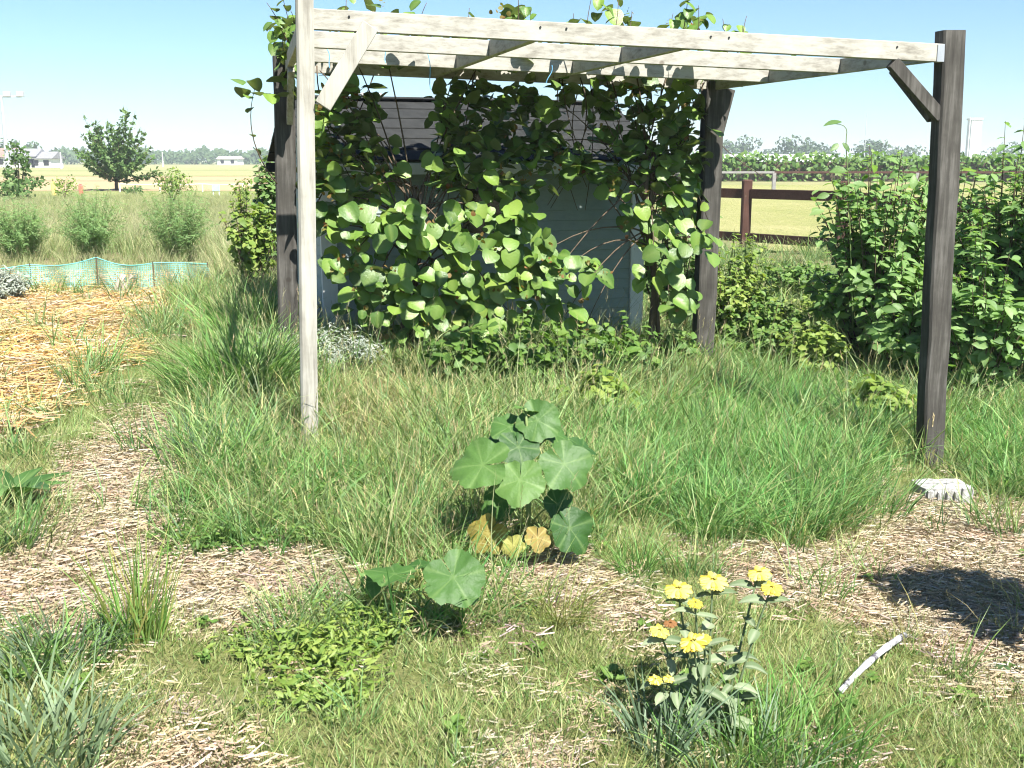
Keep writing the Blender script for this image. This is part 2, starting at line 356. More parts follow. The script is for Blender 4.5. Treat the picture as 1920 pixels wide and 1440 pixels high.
sheet('paddock', 4.6, 120, 19.5, 72, 0.03, 'paddock_grass', 'pale mown paddock behind the red brown fence')

# ------------------------------------------------------------------ leaf and blade shapes
def leaf_grid(L, wf, nl=6, nw=4, fold=0.25, droop=0.25, wave=0.0, seed=0):
    """leaf along +x from its stalk, upper side +z"""
    r = np.random.default_rng(seed); V = []; vein = []
    for a in range(nl + 1):
        t = a / nl; wd = wf(t)
        for b in range(nw + 1):
            s = b / nw * 2 - 1
            yv = s * wd; z = abs(s) * wd * fold - droop * L * t * t + wave * L * math.sin(5 * t + 3 * s + seed) * abs(s)
            V.append((t * L, yv, z)); vein.append(1.0 if b == nw // 2 else 0.0)
    V = np.array(V); i = (np.arange(nl)[:, None] * (nw + 1) + np.arange(nw)[None, :]).ravel()
    return V, np.stack([i, i + nw + 1, i + nw + 2, i + 1], 1), np.array(vein)
def ovate(W, tip=1.0, rnd=0.62): return lambda t: W * (max(t, 1e-4) ** 0.42) * (max(1 - t, 0) ** rnd) * (1.95 if rnd < 0.6 else 1.9) * (1 - 0.25 * t * tip) + 0.0015
def lance(W): return lambda t: W * math.sin(math.pi * min(0.98, t * 0.9 + 0.08)) ** 1.0 + 0.001
def leaf_mesh(name, g, mat):
    V, f, v = g; me = np_mesh(name, V, [f], {'vein': v}, True); me.materials.append(M[mat]); return me
def lobed(R, lobes=7, depth=0.12, notch=0.55, cup=0.12, seed=0, nr=5, ripple=0.02):
    """round palmate leaf with its stalk at the origin, lobes fanned about +x"""
    r = np.random.default_rng(seed); na = lobes * 10; V = [(0, 0, 0)]; ve = [1.0]
    A = np.linspace(-math.pi + notch * 0.5, math.pi - notch * 0.5, na + 1); jit = r.uniform(-0.09, 0.09, lobes + 1); e1, e2, e3 = r.uniform(0, 6.28, 3)
    for k in range(1, nr + 1):
        q = k / nr
        for ia, a in enumerate(A):
            u = (ia / na) * lobes; ph = abs((u % 1) - 0.5) * 2              # 1 at the sinus, 0 at the rib
            rad = R * (0.80 + 0.20 * math.cos(a * 0.55)) * (1 - depth * ph ** 2 * (1 + 0.6 * (ia % 2) * 0.2) + jit[int(u)] * (1 - ph))
            rad *= 1 + q * (0.02 * math.sin(9 * a + e1) + 0.022 * math.sin(17 * a + e2)) - (0.02 * (ia % 2) if k == nr else 0)
            z = R * (cup * q * q * 0.4 + ripple * 3 * (ph - 0.5) * q * (1 - 0.3 * q) - 0.22 * q ** 3 * max(0, math.cos(a)) ) + R * (0.07 * math.sin(2 * a + e3) + 0.05 * math.sin(3 * a + e1) + 0.035 * math.sin(8 * a + e2) * q + 0.02 * math.sin(13 * a + e3) * q) * q * q
            V.append((rad * q * math.cos(a), rad * q * math.sin(a), z)); ve.append(1.0 if ph < 0.06 else 0.0)
    V = np.array(V); fs = []
    n1 = na + 1
    tri = np.stack([np.zeros(na, int), 1 + np.arange(na), 2 + np.arange(na)], 1)
    for k in range(nr - 1):
        i = 1 + k * n1 + np.arange(na); fs.append(np.stack([i, i + n1, i + n1 + 1, i + 1], 1))
    return V, [tri, np.concatenate(fs)], np.array(ve)
def frame_m(p, n, d, s=1.0):
    z = nrm(n); d = np.asarray(d, float); x = d - z * (d @ z)
    if np.linalg.norm(x) < 1e-3: x = np.cross(z, (0.3, 0.9, 0.1))
    x = nrm(x); y = np.cross(z, x)
    m = np.eye(4); m[:3, 0] = x * s; m[:3, 1] = y * s; m[:3, 2] = z * s; m[:3, 3] = p; return m
def place(name, me, mat4, parent):
    o = bpy.data.objects.new(name, me); col.objects.link(o); o.parent = parent
    q = Vector((0, 0, 0)); p = parent
    while p: q += p.location; p = p.parent
    o.matrix_local = Matrix.Translation(-q) @ Matrix(mat4.tolist()); return o
def mass(name, g, mats4, mat, parent=None):
    """many copies of one leaf shape joined into one mesh"""
    V, f, v = g; A = np.array(mats4); k = len(A)
    W = np.einsum('kij,nj->kni', A[:, :3, :3], V) + A[:, None, :3, 3]
    fl = f if isinstance(f, list) else [f]
    Fc = [(q[None] + (np.arange(k) * len(V))[:, None, None]).reshape(-1, q.shape[1]) for q in fl]
    rn = np.repeat(rng.random(k), len(V))
    me = np_mesh(name, W.reshape(-1, 3), Fc, {'rnd': rn, 'vein': np.tile(v, k)}, True)
    return tag(link(name, me, M[mat], parent), kind='stuff')
def leaves_on(thing_, mats4, meshes, g_low, mat, n_parts=300, name='leaf', massname='leaf_mass'):
    """the n_parts leaves nearest the viewer as parts of their own, the rest joined"""
    mats4 = sorted(mats4, key=lambda m: m[1, 3] - 0.5 * m[0, 0]); P_ = mats4[:n_parts]; R_ = mats4[n_parts:]
    for m in P_: place(name, random.choice(meshes), m, thing_)
    if R_: mass(massname, g_low, R_, mat, thing_)

def blades(n, R, h, wd, lean=0.3, curl=0.5, segs=3, cols=((0.1, 0.2, 0.04),), tipcol=None, seedhead=0.0, rr=None, flat=False, hcol=(0.42, 0.36, 0.2)):
    r = rr or rng; V = []; Fq = []; Ft = []; C = []
    for _ in range(n):
        a = r.uniform(0, 2 * math.pi); q = R * math.sqrt(r.random()); bx, by = q * math.cos(a), q * math.sin(a)
        hh = r.uniform(*h); d = a + r.normal(0, 0.9); dx, dy = math.cos(d), math.sin(d)
        ln = abs(r.normal(lean, lean * 0.5)); cu = abs(r.normal(curl, curl * 0.5)); ww = wd * r.uniform(0.7, 1.3)
        tw = r.uniform(0, math.pi); sx, sy = math.cos(tw), math.sin(tw); c = np.array(cols[r.integers(len(cols))]) * r.uniform(0.8, 1.2)
        o = len(V)
        for k in range(segs + 1):
            t = k / segs; f = ln * t + cu * t * t; zz = hh * (t - 0.38 * cu * t * t) ; x = bx + dx * f * hh * 0.8; y = by + dy * f * hh * 0.8
            wk = ww * (1 - t) ** 0.6 * 0.5 if k else ww * 0.4
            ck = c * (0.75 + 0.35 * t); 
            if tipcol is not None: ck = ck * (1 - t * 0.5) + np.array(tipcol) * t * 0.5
            if k < segs:
                V += [(x - sx * wk, y - sy * wk, zz), (x + sx * wk, y + sy * wk, zz)]; C += [ck, ck]
            else: V.append((x, y, zz)); C.append(ck)
        for k in range(segs - 1): Fq.append((o + 2 * k, o + 2 * k + 1, o + 2 * k + 3, o + 2 * k + 2))
        Ft.append((o + 2 * segs - 2, o + 2 * segs - 1, o + 2 * segs))
        if r.random() < seedhead:                       # a plume of short bristles on the tip
            tx, ty, tz = V[-1]; 
            for k in range(7):
                o = len(V); u = k / 6; l = hh * 0.05; e = r.uniform(0, 6.28)
                px, py, pz = tx - dx * u * hh * 0.06, ty - dy * u * hh * 0.06, tz + 0.0 - u * hh * 0.16
                V += [(px - 0.002, py, pz), (px + 0.002, py, pz), (px + l * 0.45 * math.cos(e), py + l * 0.45 * math.sin(e), pz + l)]
                hc = np.array(hcol) * r.uniform(0.8, 1.2); C += [hc] * 3; Ft.append((o, o + 1, o + 2))
    return np.array(V), [np.array(q) for q in (Fq, Ft) if q], np.array(C)
def straws(n, R, L, wd, cols, lift=0.03):
    V = []; Fq = []; C = []
    for _ in range(n):
        a = rng.uniform(0, 6.28); q = R * math.sqrt(rng.random()); l = rng.uniform(*L) / 2; d = rng.uniform(0, 6.28)
        cx, cy, cz = q * math.cos(a), q * math.sin(a), rng.uniform(0.002, lift); dx, dy = math.cos(d), math.sin(d); dz = rng.normal(0, 0.13)
        ww = wd * rng.uniform(0.6, 1.4) / 2; bd = rng.normal(0, 0.15) * l
        c = np.array(cols[rng.integers(len(cols))]) * rng.uniform(0.75, 1.2); o = len(V)
        for k in (-1, 1):
            mx = cx + dx * l * k - dy * bd * (k == 0); my = cy + dy * l * k + dx * bd * (k == 0); mz = cz + dz * l * k + 0.25 * abs(bd) * (k == 0)
            V += [(mx - dy * ww, my + dx * ww, mz - 0.001), (mx + dy * ww, my - dx * ww, mz + 0.002)]; C += [c, c]
        Fq += [(o, o + 1, o + 3, o + 2)]
    return np.array(V), [np.array(Fq)], np.array(C)

def proto_set(name, makers, mat):
    c = bpy.data.collections.new(name)
    for k, mk in enumerate(makers):
        V, Fs, C = mk()
        at = {'Col': C} if C is not None and np.ndim(C) == 2 else {'rnd': C}
        me = np_mesh(name, V, Fs, at); me.materials.append(M[mat])
        o = bpy.data.objects.new('%s_%02d' % (name, k), me); c.objects.link(o)
    return c, len(makers)
def scatter_joined(name, label, cat, protos, P_, scl, tilt):
    c, k = protos; n = len(P_); idx = rng.integers(0, k, n); Vs = []; F3 = []; F4 = []; Cs = []; o = 0; key = None
    for q, ob in enumerate(c.objects):
        me = ob.data; nv = len(me.vertices); V = np.empty(nv * 3); me.vertices.foreach_get('co', V); V = V.reshape(-1, 3)
        nl = len(me.loops); lo = np.empty(nl, np.int32); me.loops.foreach_get('vertex_index', lo); tot = np.empty(len(me.polygons), np.int32); me.polygons.foreach_get('loop_total', tot)
        st = np.empty(len(tot), np.int32); me.polygons.foreach_get('loop_start', st)
        key = 'Col' if 'Col' in me.attributes else 'rnd'
        if key == 'Col': a = np.empty(nv * 4); me.attributes['Col'].data.foreach_get('color', a); a = a.reshape(-1, 4)[:, :3]
        else: a = np.empty(nv); me.attributes['rnd'].data.foreach_get('value', a)
        I = np.where(idx == q)[0]; m = len(I)
        if not m: continue
        az = rng.uniform(0, 6.283, m); tx = rng.normal(0, tilt, m); ty = rng.normal(0, tilt, m); sc = np.asarray(scl)[I]
        ca, sa = np.cos(az), np.sin(az); W = np.empty((m, nv, 3)); x = V[None, :, 0] * ca[:, None] - V[None, :, 1] * sa[:, None]; y = V[None, :, 0] * sa[:, None] + V[None, :, 1] * ca[:, None]; z = np.broadcast_to(V[None, :, 2], x.shape)
        W[..., 0] = x + z * tx[:, None]; W[..., 1] = y + z * ty[:, None]; W[..., 2] = z - x * tx[:, None] * .3 - y * ty[:, None] * .3
        W = W * sc[:, None, None] + np.asarray(P_)[I][:, None, :]; Vs.append(W.reshape(-1, 3))
        off = (o + np.arange(m) * nv)[:, None, None]
        for kk, dst in ((3, F3), (4, F4)):
            s_ = st[tot == kk]
            if len(s_): f = lo[s_[:, None] + np.arange(kk)[None]]; dst.append((f[None] + off).reshape(-1, kk))
        if key == 'Col':
            br = (rng.uniform(.9, 1.1, m) if 'straw' in name else rng.uniform(.72, 1.25, m))[:, None, None] * np.array([1, 1, 1.0]) + rng.normal(0, .05, (m, 1, 3)); Cs.append((a[None] * br).reshape(-1, 3))
        else: Cs.append(((a[None] + rng.random(m)[:, None]) % 1).reshape(-1))
        o += m * nv
    fs = [np.concatenate(f) for f in (F3, F4) if f]; print(name, n, sum(len(f) * (f.shape[1] - 2) for f in fs))
    me = np_mesh(name, np.concatenate(Vs), fs, {key: np.concatenate(Cs)}); me.materials.append(c.objects[0].data.materials[0])
    ob = bpy.data.objects.new(name, me); col.objects.link(ob); return tag(ob, label, cat, kind='stuff')
def scatter(name, label, cat, protos, P_, scl, tilt=0.12, kind='stuff', realise=True):
    if realise: return scatter_joined(name, label, cat, protos, P_, scl, tilt)
    """one stuff object: tufts of a kind set out on the ground by geometry nodes"""
    c, k = protos; n = len(P_)
    me = bpy.data.meshes.new(name); me.vertices.add(n); me.vertices.foreach_set('co', np.asarray(P_, np.float32).ravel())
    rot = np.stack([rng.normal(0, tilt, n), rng.normal(0, tilt, n), rng.uniform(0, 6.283, n)], 1).astype(np.float32)
    a = me.attributes.new('rotv', 'FLOAT_VECTOR', 'POINT'); a.data.foreach_set('vector', rot.ravel())
    a = me.attributes.new('scl', 'FLOAT', 'POINT'); a.data.foreach_set('value', np.asarray(scl, np.float32))
    a = me.attributes.new('idx', 'INT', 'POINT'); a.data.foreach_set('value', rng.integers(0, k, n).astype(np.int32))
    o = bpy.data.objects.new(name, me); col.objects.link(o); tag(o, label, cat, kind=kind)
    g = bpy.data.node_groups.new(name, 'GeometryNodeTree')
    g.interface.new_socket('Geometry', in_out='INPUT', socket_type='NodeSocketGeometry'); g.interface.new_socket('Geometry', in_out='OUTPUT', socket_type='NodeSocketGeometry')
    gi = g.nodes.new('NodeGroupInput'); go = g.nodes.new('NodeGroupOutput'); ip = g.nodes.new('GeometryNodeInstanceOnPoints')
    ci = g.nodes.new('GeometryNodeCollectionInfo'); ci.inputs['Collection'].default_value = c
    ci.inputs['Separate Children'].default_value = True; ci.inputs['Reset Children'].default_value = True
    def na(nm, t): q = g.nodes.new('GeometryNodeInputNamedAttribute'); q.data_type = t; q.inputs['Name'].default_value = nm; return q.outputs['Attribute']
    er = g.nodes.new('FunctionNodeEulerToRotation')
    g.links.new(gi.outputs[0], ip.inputs['Points']); g.links.new(ci.outputs[0], ip.inputs['Instance']); ip.inputs['Pick Instance'].default_value = True
    g.links.new(na('rotv', 'FLOAT_VECTOR'), er.inputs[0]); g.links.new(er.outputs[0], ip.inputs['Rotation'])
    g.links.new(na('scl', 'FLOAT'), ip.inputs['Scale']); g.links.new(na('idx', 'INT'), ip.inputs['Instance Index'])
    g.links.new(ip.outputs[0], go.inputs[0])
    md = o.modifiers.new('tufts', 'NODES'); md.node_group = g
    return o

# ------------------------------------------------------------------ pergola
FLc = np.array([-1.01, 5.81, 2.30]); FRc = np.array([2.49, 6.64, 2.21]); BRc = np.array([1.63, 9.24, 2.21]); BLc = np.array([-1.67, 8.30, 2.28])
u = nrm((FRc - FLc) * [1, 1, 0]); vv = nrm((BRc - FRc) * [1, 1, 0])
pg = thing('pergola', (0.4, 7.4, float(zt(0.4, 7.4))), 'weathered timber pergola with four posts carrying an open roof of planks', 'pergola')
def post(bpx, bpy_, tpx, tpy, y, sx, sy, mat, top=None, label=None, ax=u, taper=1.0):
    b = at_y(bpx, bpy_, y); t = at_y(tpx, tpy, y); gz = float(zt(b[0], y)) - 0.35
    d = (t - b) / (t[2] - b[2]); b0 = b + d * (gz - b[2]); t0 = t if top is None else t + d * (top - t[2])
    Zx = nrm(t0 - b0); Yx = np.array([-ax[1], ax[0], 0]); Yx = nrm(Yx - Zx * (Yx @ Zx)); Xx = np.cross(Yx, Zx)
    mb = MB(); n = 10
    hx, hy, bv = sx / 2, sy / 2, 0.012
    ring = [(hx - bv, -hy), (hx, -hy + bv), (hx, hy - bv), (hx - bv, hy), (-hx + bv, hy), (-hx, hy - bv), (-hx, -hy + bv), (-hx + bv, -hy)]
    r = random.Random(int(bpx))
    for k in range(n + 1):
        c = b0 + (t0 - b0) * k / n; ox, oy = r.uniform(-.004, .004), r.uniform(-.004, .004); sc = (1 + (taper - 1) * k / n) * r.uniform(.985, 1.015)
        for a, q in ring: mb.v.append(c + Xx * (a * sc + ox) + Yx * (q * sc + oy))
    for k in range(n):
        for q in range(8): mb.f.append((k * 8 + q, k * 8 + (q + 1) % 8, k * 8 + 8 + (q + 1) % 8, k * 8 + 8 + q))
    mb.f.append(tuple(range(7, -1, -1))); mb.f.append(tuple(n * 8 + q for q in range(8)))
    o = mb.build('post', M[mat], pg)
    if label: o['label'] = label
    return o
post(581, 835, 570, 0, 5.80, 0.090, 0.085, 'pale_post_wood', 2.62, 'pale slender front post')
post(1741, 880, 1783, 58, 6.68, 0.150, 0.105, 'dark_post_wood', None, 'dark weathered front post')
post(1316, 692, 1338, 165, 9.26, 0.165, 0.13, 'dark_post_wood', 2.24, 'dark rear post half hidden by the vine')
post(541, 640, 531, 120, 8.32, 0.150, 0.12, 'dark_post_wood', 2.34, 'grey rear post behind the pale one')
BW, BH = 0.045, 0.098
def bar(name, a, b, mat, ht=BH, wd=BW): return MB().beam(a, b, wd, ht).build(name, M[mat], pg)
L = lambda a, b, t: a + (b - a) * t
bar('front_beam', FLc - u * 0.012, FRc + u * 0.03, 'pale_beam_wood', 0.102)
bar('rear_beam', BLc + u * 0.05, BRc + u * 0.10, 'pale_beam_wood')
T = [0.0, 0.325, 0.565, 1.0]
joist = []
for t in T:
    a = L(FLc, FRc, t); b = L(BLc, BRc, t); d = nrm(b - a)
    if t == 0: a = a - u * 0.03; b = b + u*0.03
    if t == 1: a = a - u * 0.025; b = b + u * 0.03
    joist.append((a, b)); bar('joist', a + d * 0.026, b - d * 0.026, 'pale_joist_wood', 0.095)
for s in (0.345, 0.68):
    for k in range(3):
        a = L(*joist[k], s); b = L(*joist[k + 1], s); d = nrm(b - a)
        bar('purlin', a + d * 0.024, b - d * 0.024, 'pale_beam_wood', 0.094)
fr = nrm(np.cross(u, (0, 0, 1)))                      # towards the viewer
def brace(a, b, off, mat, wd=0.04, ht=0.085):
    return MB().beam(np.array(a) + fr * off, np.array(b) + fr * off, ht, wd, up=fr).build('brace', M[mat], pg)
pA = FLc + u * 0.0; 
brace(pA + u * 0.03 + np.array([0, 0, -0.43]), pA + u * 0.285 + np.array([0, 0, -0.03]), 0.045, 'pale_post_wood', 0.04, 0.088)
brace(FRc + u * 0.04 + np.array([0, 0, -0.36]), FRc - u * 0.30 + np.array([0, 0, -0.055]), 0.0, 'dark_post_wood', 0.045, 0.075)
def brace2(a, b, mat): return MB().beam(a, b, 0.045, 0.08, up=np.cross(b - a, u)).build('brace', M[mat], pg)
brace2(FRc + u * 0.04 + vv * 0.06 + np.array([0, 0, -0.36]), FRc - u * 0.0 + vv * 0.40 + np.array([0, 0, -0.05]), 'dark_post_wood')
brace(BRc + u * 0.06 + np.array([0, 0, -0.40]), BRc + u * 0.15 + np.array([0, 0, -0.04]), 0.02, 'dark_post_wood', 0.045, 0.09)
brace2(BLc + u * 0.02 - vv * 0.06 + np.array([0, 0, -0.40]), BLc - vv * 0.42 + np.array([0, 0, -0.05]), 'pale_joist_wood')
mb = MB().box(FRc + u * 0.012 + fr * 0.0265, 0.075, 0.003, 0.10, (u, np.cross((0, 0, 1), u), (0, 0, 1)), 0.001); mb.build('bracket', M['metal_plate'], pg)
for t in (0.05, 0.33, 0.37, 0.6, 0.63, 0.92):
    q = L(FLc, FRc, t) + fr * 0.0235 + np.array([0, 0, 0.02]); MB().tube([q, q + fr * 0.004], 0.006, 6).build('bolt_head', M['black_plastic'], pg)

# ------------------------------------------------------------------ shed
sL = at_y(612, 560, 8.98); sL[2] = 0; sR = at_y(1196, 560, 9.95); sR[2] = 0
su = nrm(sR - sL); sb = np.array([-su[1], su[0], 0]); SW = float(np.linalg.norm(sR - sL)); SD = 1.9; G0 = -0.15; EV = 1.67; RG = 2.12
shed = thing('garden_shed', (sL + sR) / 2 + sb * 0.9 + np.array([0, 0, 0.0]), 'low grey blue weatherboard shed with dark felt roof behind the vine', 'shed')
UPV = (0, 0, 1)
core = MB().box((sL + sR) / 2 + sb * SD / 2 + np.array([0, 0, (G0 + EV - .04) / 2]), SW - 0.06, SD - 0.06, EV - .04 - G0, (su, sb, UPV)); core.build('wall', M['paint_board'], shed)
bh = 0.088; k = 0; z = G0
wc = at_y(912, 388, 9.5)
while z < EV - 0.06:
    h = min(bh, EV - 0.03 - z)
    for side in range(2):
        c = ((sL + sR) / 2 - sb * 0.002 if side == 0 else sL + sb * SD / 2 - su * 0.002) + np.array([0, 0, z + h / 2])
        out_ = -sb if side == 0 else -su; al = su if side == 0 else sb; ln = SW - 0.10 if side == 0 else SD - 0.1
        tl = nrm(np.array([0, 0, 1.0]) - out_ * -0.12 * -1)                  # weatherboard leans out at its foot
        MB().box(c, ln, 0.014, h + 0.010, (al, nrm(np.cross(tl, al)), tl), 0.003).build('board', M['paint_board'], shed)
    z += bh
for p, o2 in ((sL, -1), (sR, 1)):
    MB().box(p - sb * 0.018 + np.array([0, 0, (G0 + EV) / 2]) + su * (0.03 if o2 < 0 else -0.03), 0.13, 0.03, EV - G0 - .03, (su, sb, UPV), 0.003).build('corner_board', M['white_paint'], shed)
# felt roof: overlapping courses on both slopes, verge boards and a ridge cap
rid = (sL + sR) / 2 + sb * SD / 2; half = SD / 2 + 0.18
for sgn in (-1, 1):
    ev = EV - 0.18 * (RG - EV) / (SD / 2) 
    for c in range(6):
        q0, q1 = c / 6 - 0.012, (c + 1) / 6
        e0 = rid + sb * sgn * half * (1 - q0) + np.array([0, 0, ev + (RG - ev) * q0 + 0.016]); e1 = rid + sb * sgn * half * (1 - q1) + np.array([0, 0, ev + (RG - ev) * q1 + 0.004])
        MB().beam((e0 + e1) / 2 - su * (SW / 2 + 0.16), (e0 + e1) / 2 + su * (SW / 2 + 0.16), np.linalg.norm(e1 - e0), 0.022, up=np.cross(su, e1 - e0) * (1 if sgn < 0 else -1), bev=0.004).build('felt_course', M['felt'], shed)
    e0 = rid + sb * sgn * (half + 0.012) + np.array([0, 0, ev - 0.055])
    MB().beam(e0 - su * (SW / 2 + 0.17), e0 + su * (SW / 2 + 0.17), 0.02, 0.09).build('fascia', M['white_paint'] if sgn < 0 else M['felt'], shed)
MB().beam(rid - su * (SW / 2 + 0.18) + np.array([0, 0, RG + 0.02]), rid + su * (SW / 2 + 0.18) + np.array([0, 0, RG + 0.02]), 0.16, 0.03, bev=0.012).build('ridge_cap', M['felt'], shed)
tg = rid - su * (SW / 2 - 0.62) + np.array([0, 0, RG + 0.045])
MB().box(tg, 0.20, 0.17, 0.035, (su, sb, UPV), 0.01).build('roof_vent', M['concrete'], shed)
for sgn in (-1, 1):                                       # gable triangles
    p = sL if sgn < 0 else sR
    a = p + np.array([0, 0, EV - .05]); b = p + sb * SD + np.array([0, 0, EV - .05]); c = p + sb * SD / 2 + np.array([0, 0, RG - 0.04]); o2 = -su * sgn * 0.03
    mb = MB(); q = [a + o2, b + o2, c + o2, a, b, c]; mb.v += [np.array(x) for x in q]; mb.f += [(0, 1, 2), (5, 4, 3), (0, 3, 4, 1), (1, 4, 5, 2), (2, 5, 3, 0)]
    mb.build('gable', M['paint_board'], shed)
wo = sL + su * ((wc - sL) @ su) - sb * 0.028; wo[2] = 1.24
win = MB().box(wo, 0.46, 0.02, 0.5, (su, sb, UPV), 0.002).build('window', M['window_dark'], shed)
for dx, dz, sx, sz in ((-0.25, 0, 0.05, 0.6), (0.25, 0, 0.05, 0.6), (0, 0.275, 0.45, 0.05), (0, -0.275, 0.45, 0.05), (0, 0, 0.45, 0.025)):
    MB().box(wo - sb * 0.012 + su * dx + np.array([0, 0, dz]), sx, 0.035, sz, (su, sb, UPV), 0.003).build('frame', M['paint_board'], win)

# ------------------------------------------------------------------ kiwi vines on the rear frame
K = [leaf_grid(0.145, ovate(0.071, 0.6, 0.5), 7, 4, 0.18, 0.18, 0.02, s) for s in range(4)]
Kc = [leaf_grid(0.145, ovate(0.070, 0.6, 0.5), 7, 4, 0.35, 0.32, 0.03, s + 9) for s in range(2)]
kmesh = [leaf_mesh('kiwi_leaf', g, 'kiwi_leaf') for g in K + Kc]
Klow = leaf_grid(0.145, ovate(0.071, 0.6, 0.5), 5, 2, 0.18, 0.2, 0.0, 3)
bu = nrm((BRc - BLc) * [1, 1, 0]); bn = np.array([bu[1], -bu[0], 0])          # along the rear frame, and towards the viewer
def on_vine(px, py, off):
    d = ray(px, py); o = np.array([0, 0, H]); q = BLc + bn * off
    return o + d * (((q - o) @ bn) / (d @ bn))
# (centre px, py, radius x, radius y, leaves, offset towards the viewer, lit)
CL = [(650, 205, 55, 60, 34, 0.05), (640, 300, 60, 70, 44, 0.1), (690, 330, 50, 60, 26, 0.1), (620, 380, 35, 50, 16, 0.05),
      (865, 205, 55, 55, 40, 0.05), (850, 270, 40, 60, 30, 0.1), (930, 190, 70, 45, 40, 0.0), (960, 260, 70, 50, 34, 0.0), (1020, 180, 60, 35, 26, 0.0),
      (1100, 175, 60, 32, 18, 0.0), (1180, 180, 60, 35, 26, 0.0), (1265, 200, 50, 60, 40, 0.05), (1285, 300, 40, 70, 40, 0.05), (1210, 290, 60, 45, 26, 0.05),
      (1130, 290, 70, 28, 22, 0.05), (1040, 305, 60, 40, 30, 0.1), (905, 320, 75, 38, 34, 0.15), (1220, 375, 60, 45, 30, 0.1), (1290, 400, 40, 60, 24, 0.1),
      (660, 390, 45, 30, 14, 0.2), (735, 400, 55, 35, 22, 0.3), (790, 425, 75, 45, 46, 0.42), (855, 430, 45, 50, 24, 0.42), (930, 400, 45, 30, 14, 0.3), (985, 440, 48, 48, 28, 0.35),
      (940, 465, 40, 30, 14, 0.4), (650, 495, 38, 20, 14, 0.35), (720, 500, 45, 40, 18, 0.4), (770, 530, 45, 35, 22, 0.45), (830, 535, 50, 45, 26, 0.42), (690, 575, 40, 40, 16, 0.45),
      (785, 590, 45, 35, 20, 0.48), (870, 560, 40, 40, 18, 0.42), (925, 550, 45, 40, 24, 0.45), (985, 530, 45, 30, 16, 0.4), (1060, 505, 62, 30, 24, 0.42), (1010, 560, 40, 35, 14, 0.4),
      (960, 590, 45, 30, 16, 0.42), (1060, 590, 45, 30, 16, 0.42), (1100, 605, 25, 20, 6, 0.4), (735, 625, 35, 20, 9, 0.45), (1225, 495, 40, 30, 15, 0.35), (1275, 550, 32, 40, 16, 0.3),
      (1300, 455, 45, 25, 16, 0.3), (1240, 440, 45, 30, 12, 0.2), (900, 380, 40, 30, 10, 0.2), (1120, 345, 30, 25, 6, 0.1),
      (615, 240, 30, 60, 20, 0.0), (540, 75, 24, 50, 16, 0.0), (532, 150, 16, 40, 5, 0.05), (1290, 45, 40, 28, 8, 0.0), (1165, 35, 35, 22, 5, 0.0), (640, 62, 60, 10, 9, 0.0), (870, 70, 40, 10, 6, 0.0), (700, 20, 60, 12, 6, 0), (960, 25, 40, 16, 5, 0), (690, 240, 25, 50, 12, 0.0), (640, 170, 40, 25, 14, 0.0), (1000, 235, 50, 45, 22, 0.0), (1150, 230, 50, 50, 22, -0.05), (1230, 250, 50, 50, 26, 0.0),
      (1170, 150, 60, 14, 9, 0.0), (1250, 330, 50, 40, 22, 0.0), (880, 250, 40, 40, 16, -0.05), (840, 340, 40, 30, 12, 0.1), (600, 300, 25, 90, 16, 0.0), (720, 290, 30, 40, 7, 0.05), (1040, 270, 50, 30, 10, 0.0), (1190, 330, 50, 30, 14, 0.0), (1300, 240, 30, 60, 14, 0.0), (980, 350, 50, 30, 16, 0.1), (1100, 315, 50, 25, 14, 0.0), (600, 430, 25, 50, 10, 0.1), (680, 450, 45, 30, 12, 0.3), (860, 500, 40, 30, 12, 0.4), (690, 530, 30, 30, 9, 0.4), (905, 600, 40, 25, 12, 0.4), (1010, 480, 35, 25, 9, 0.35)]
vines = []
for side, (tpx, tpy, lab) in enumerate(((757, 700, 'kiwi vine with round leaves trained along the shed side, trunk near the pale post'),
                                        (1218, 655, 'kiwi vine with round leaves climbing beside the dark rear post'))):
    b = on_vine(tpx, tpy, 0.12 if side else 0.3); gz = float(zt(b[0], b[1])); b[2] = gz
    v = thing('kiwi_vine', b, lab, 'vine'); vines.append((v, b))
def vine_leaf(p, up_w=0.6, sc=1.0):
    if p[2] > 1.32 and rng.random() < .8:           # high up the leaves lie flat under the roof and show their undersides
        n = nrm(np.array([0, 0, 1.0]) - bn * rng.uniform(-.1, .5) + rng.normal(0, .42, 3))
        return frame_m(p, n, nrm(bn * rng.uniform(-.3, 1) + np.array([0, 0, -.5]) + bu * rng.normal(0, .8)), sc * rng.uniform(.4, 1.05))
    n = nrm(bn * rng.uniform(0.2, 1.1) + np.array([0, 0, 1]) * rng.uniform(0.1, 1.0) * up_w * 1.5 + np.array(SV) * 0.45 + rng.normal(0, 0.36, 3))
    d = nrm(bn * 0.5 + np.array([0, 0, -0.75]) + bu * rng.normal(0, 0.8) + rng.normal(0, 0.3, 3))
    return frame_m(p, n, d, sc * (0.35 + 0.85 * rng.random() ** .7))
VL = [[], []]; roots = [[], []]
for (cx, cy, rx, ry, n, off) in CL:
    sd = 0 if cx < 1000 else 1
    c0 = on_vine(cx, cy, off - 0.05); roots[sd].append(c0)
    for _ in range(int(n * (1.6 if cy < 375 else .95))):
        a = rng.uniform(0, 6.283); q = math.sqrt(rng.random()) * 1.05
        VL[sd].append(vine_leaf(on_vine(cx + rx * q * math.cos(a), cy + ry * q * math.sin(a), off + rng.normal(0, 0.11))))
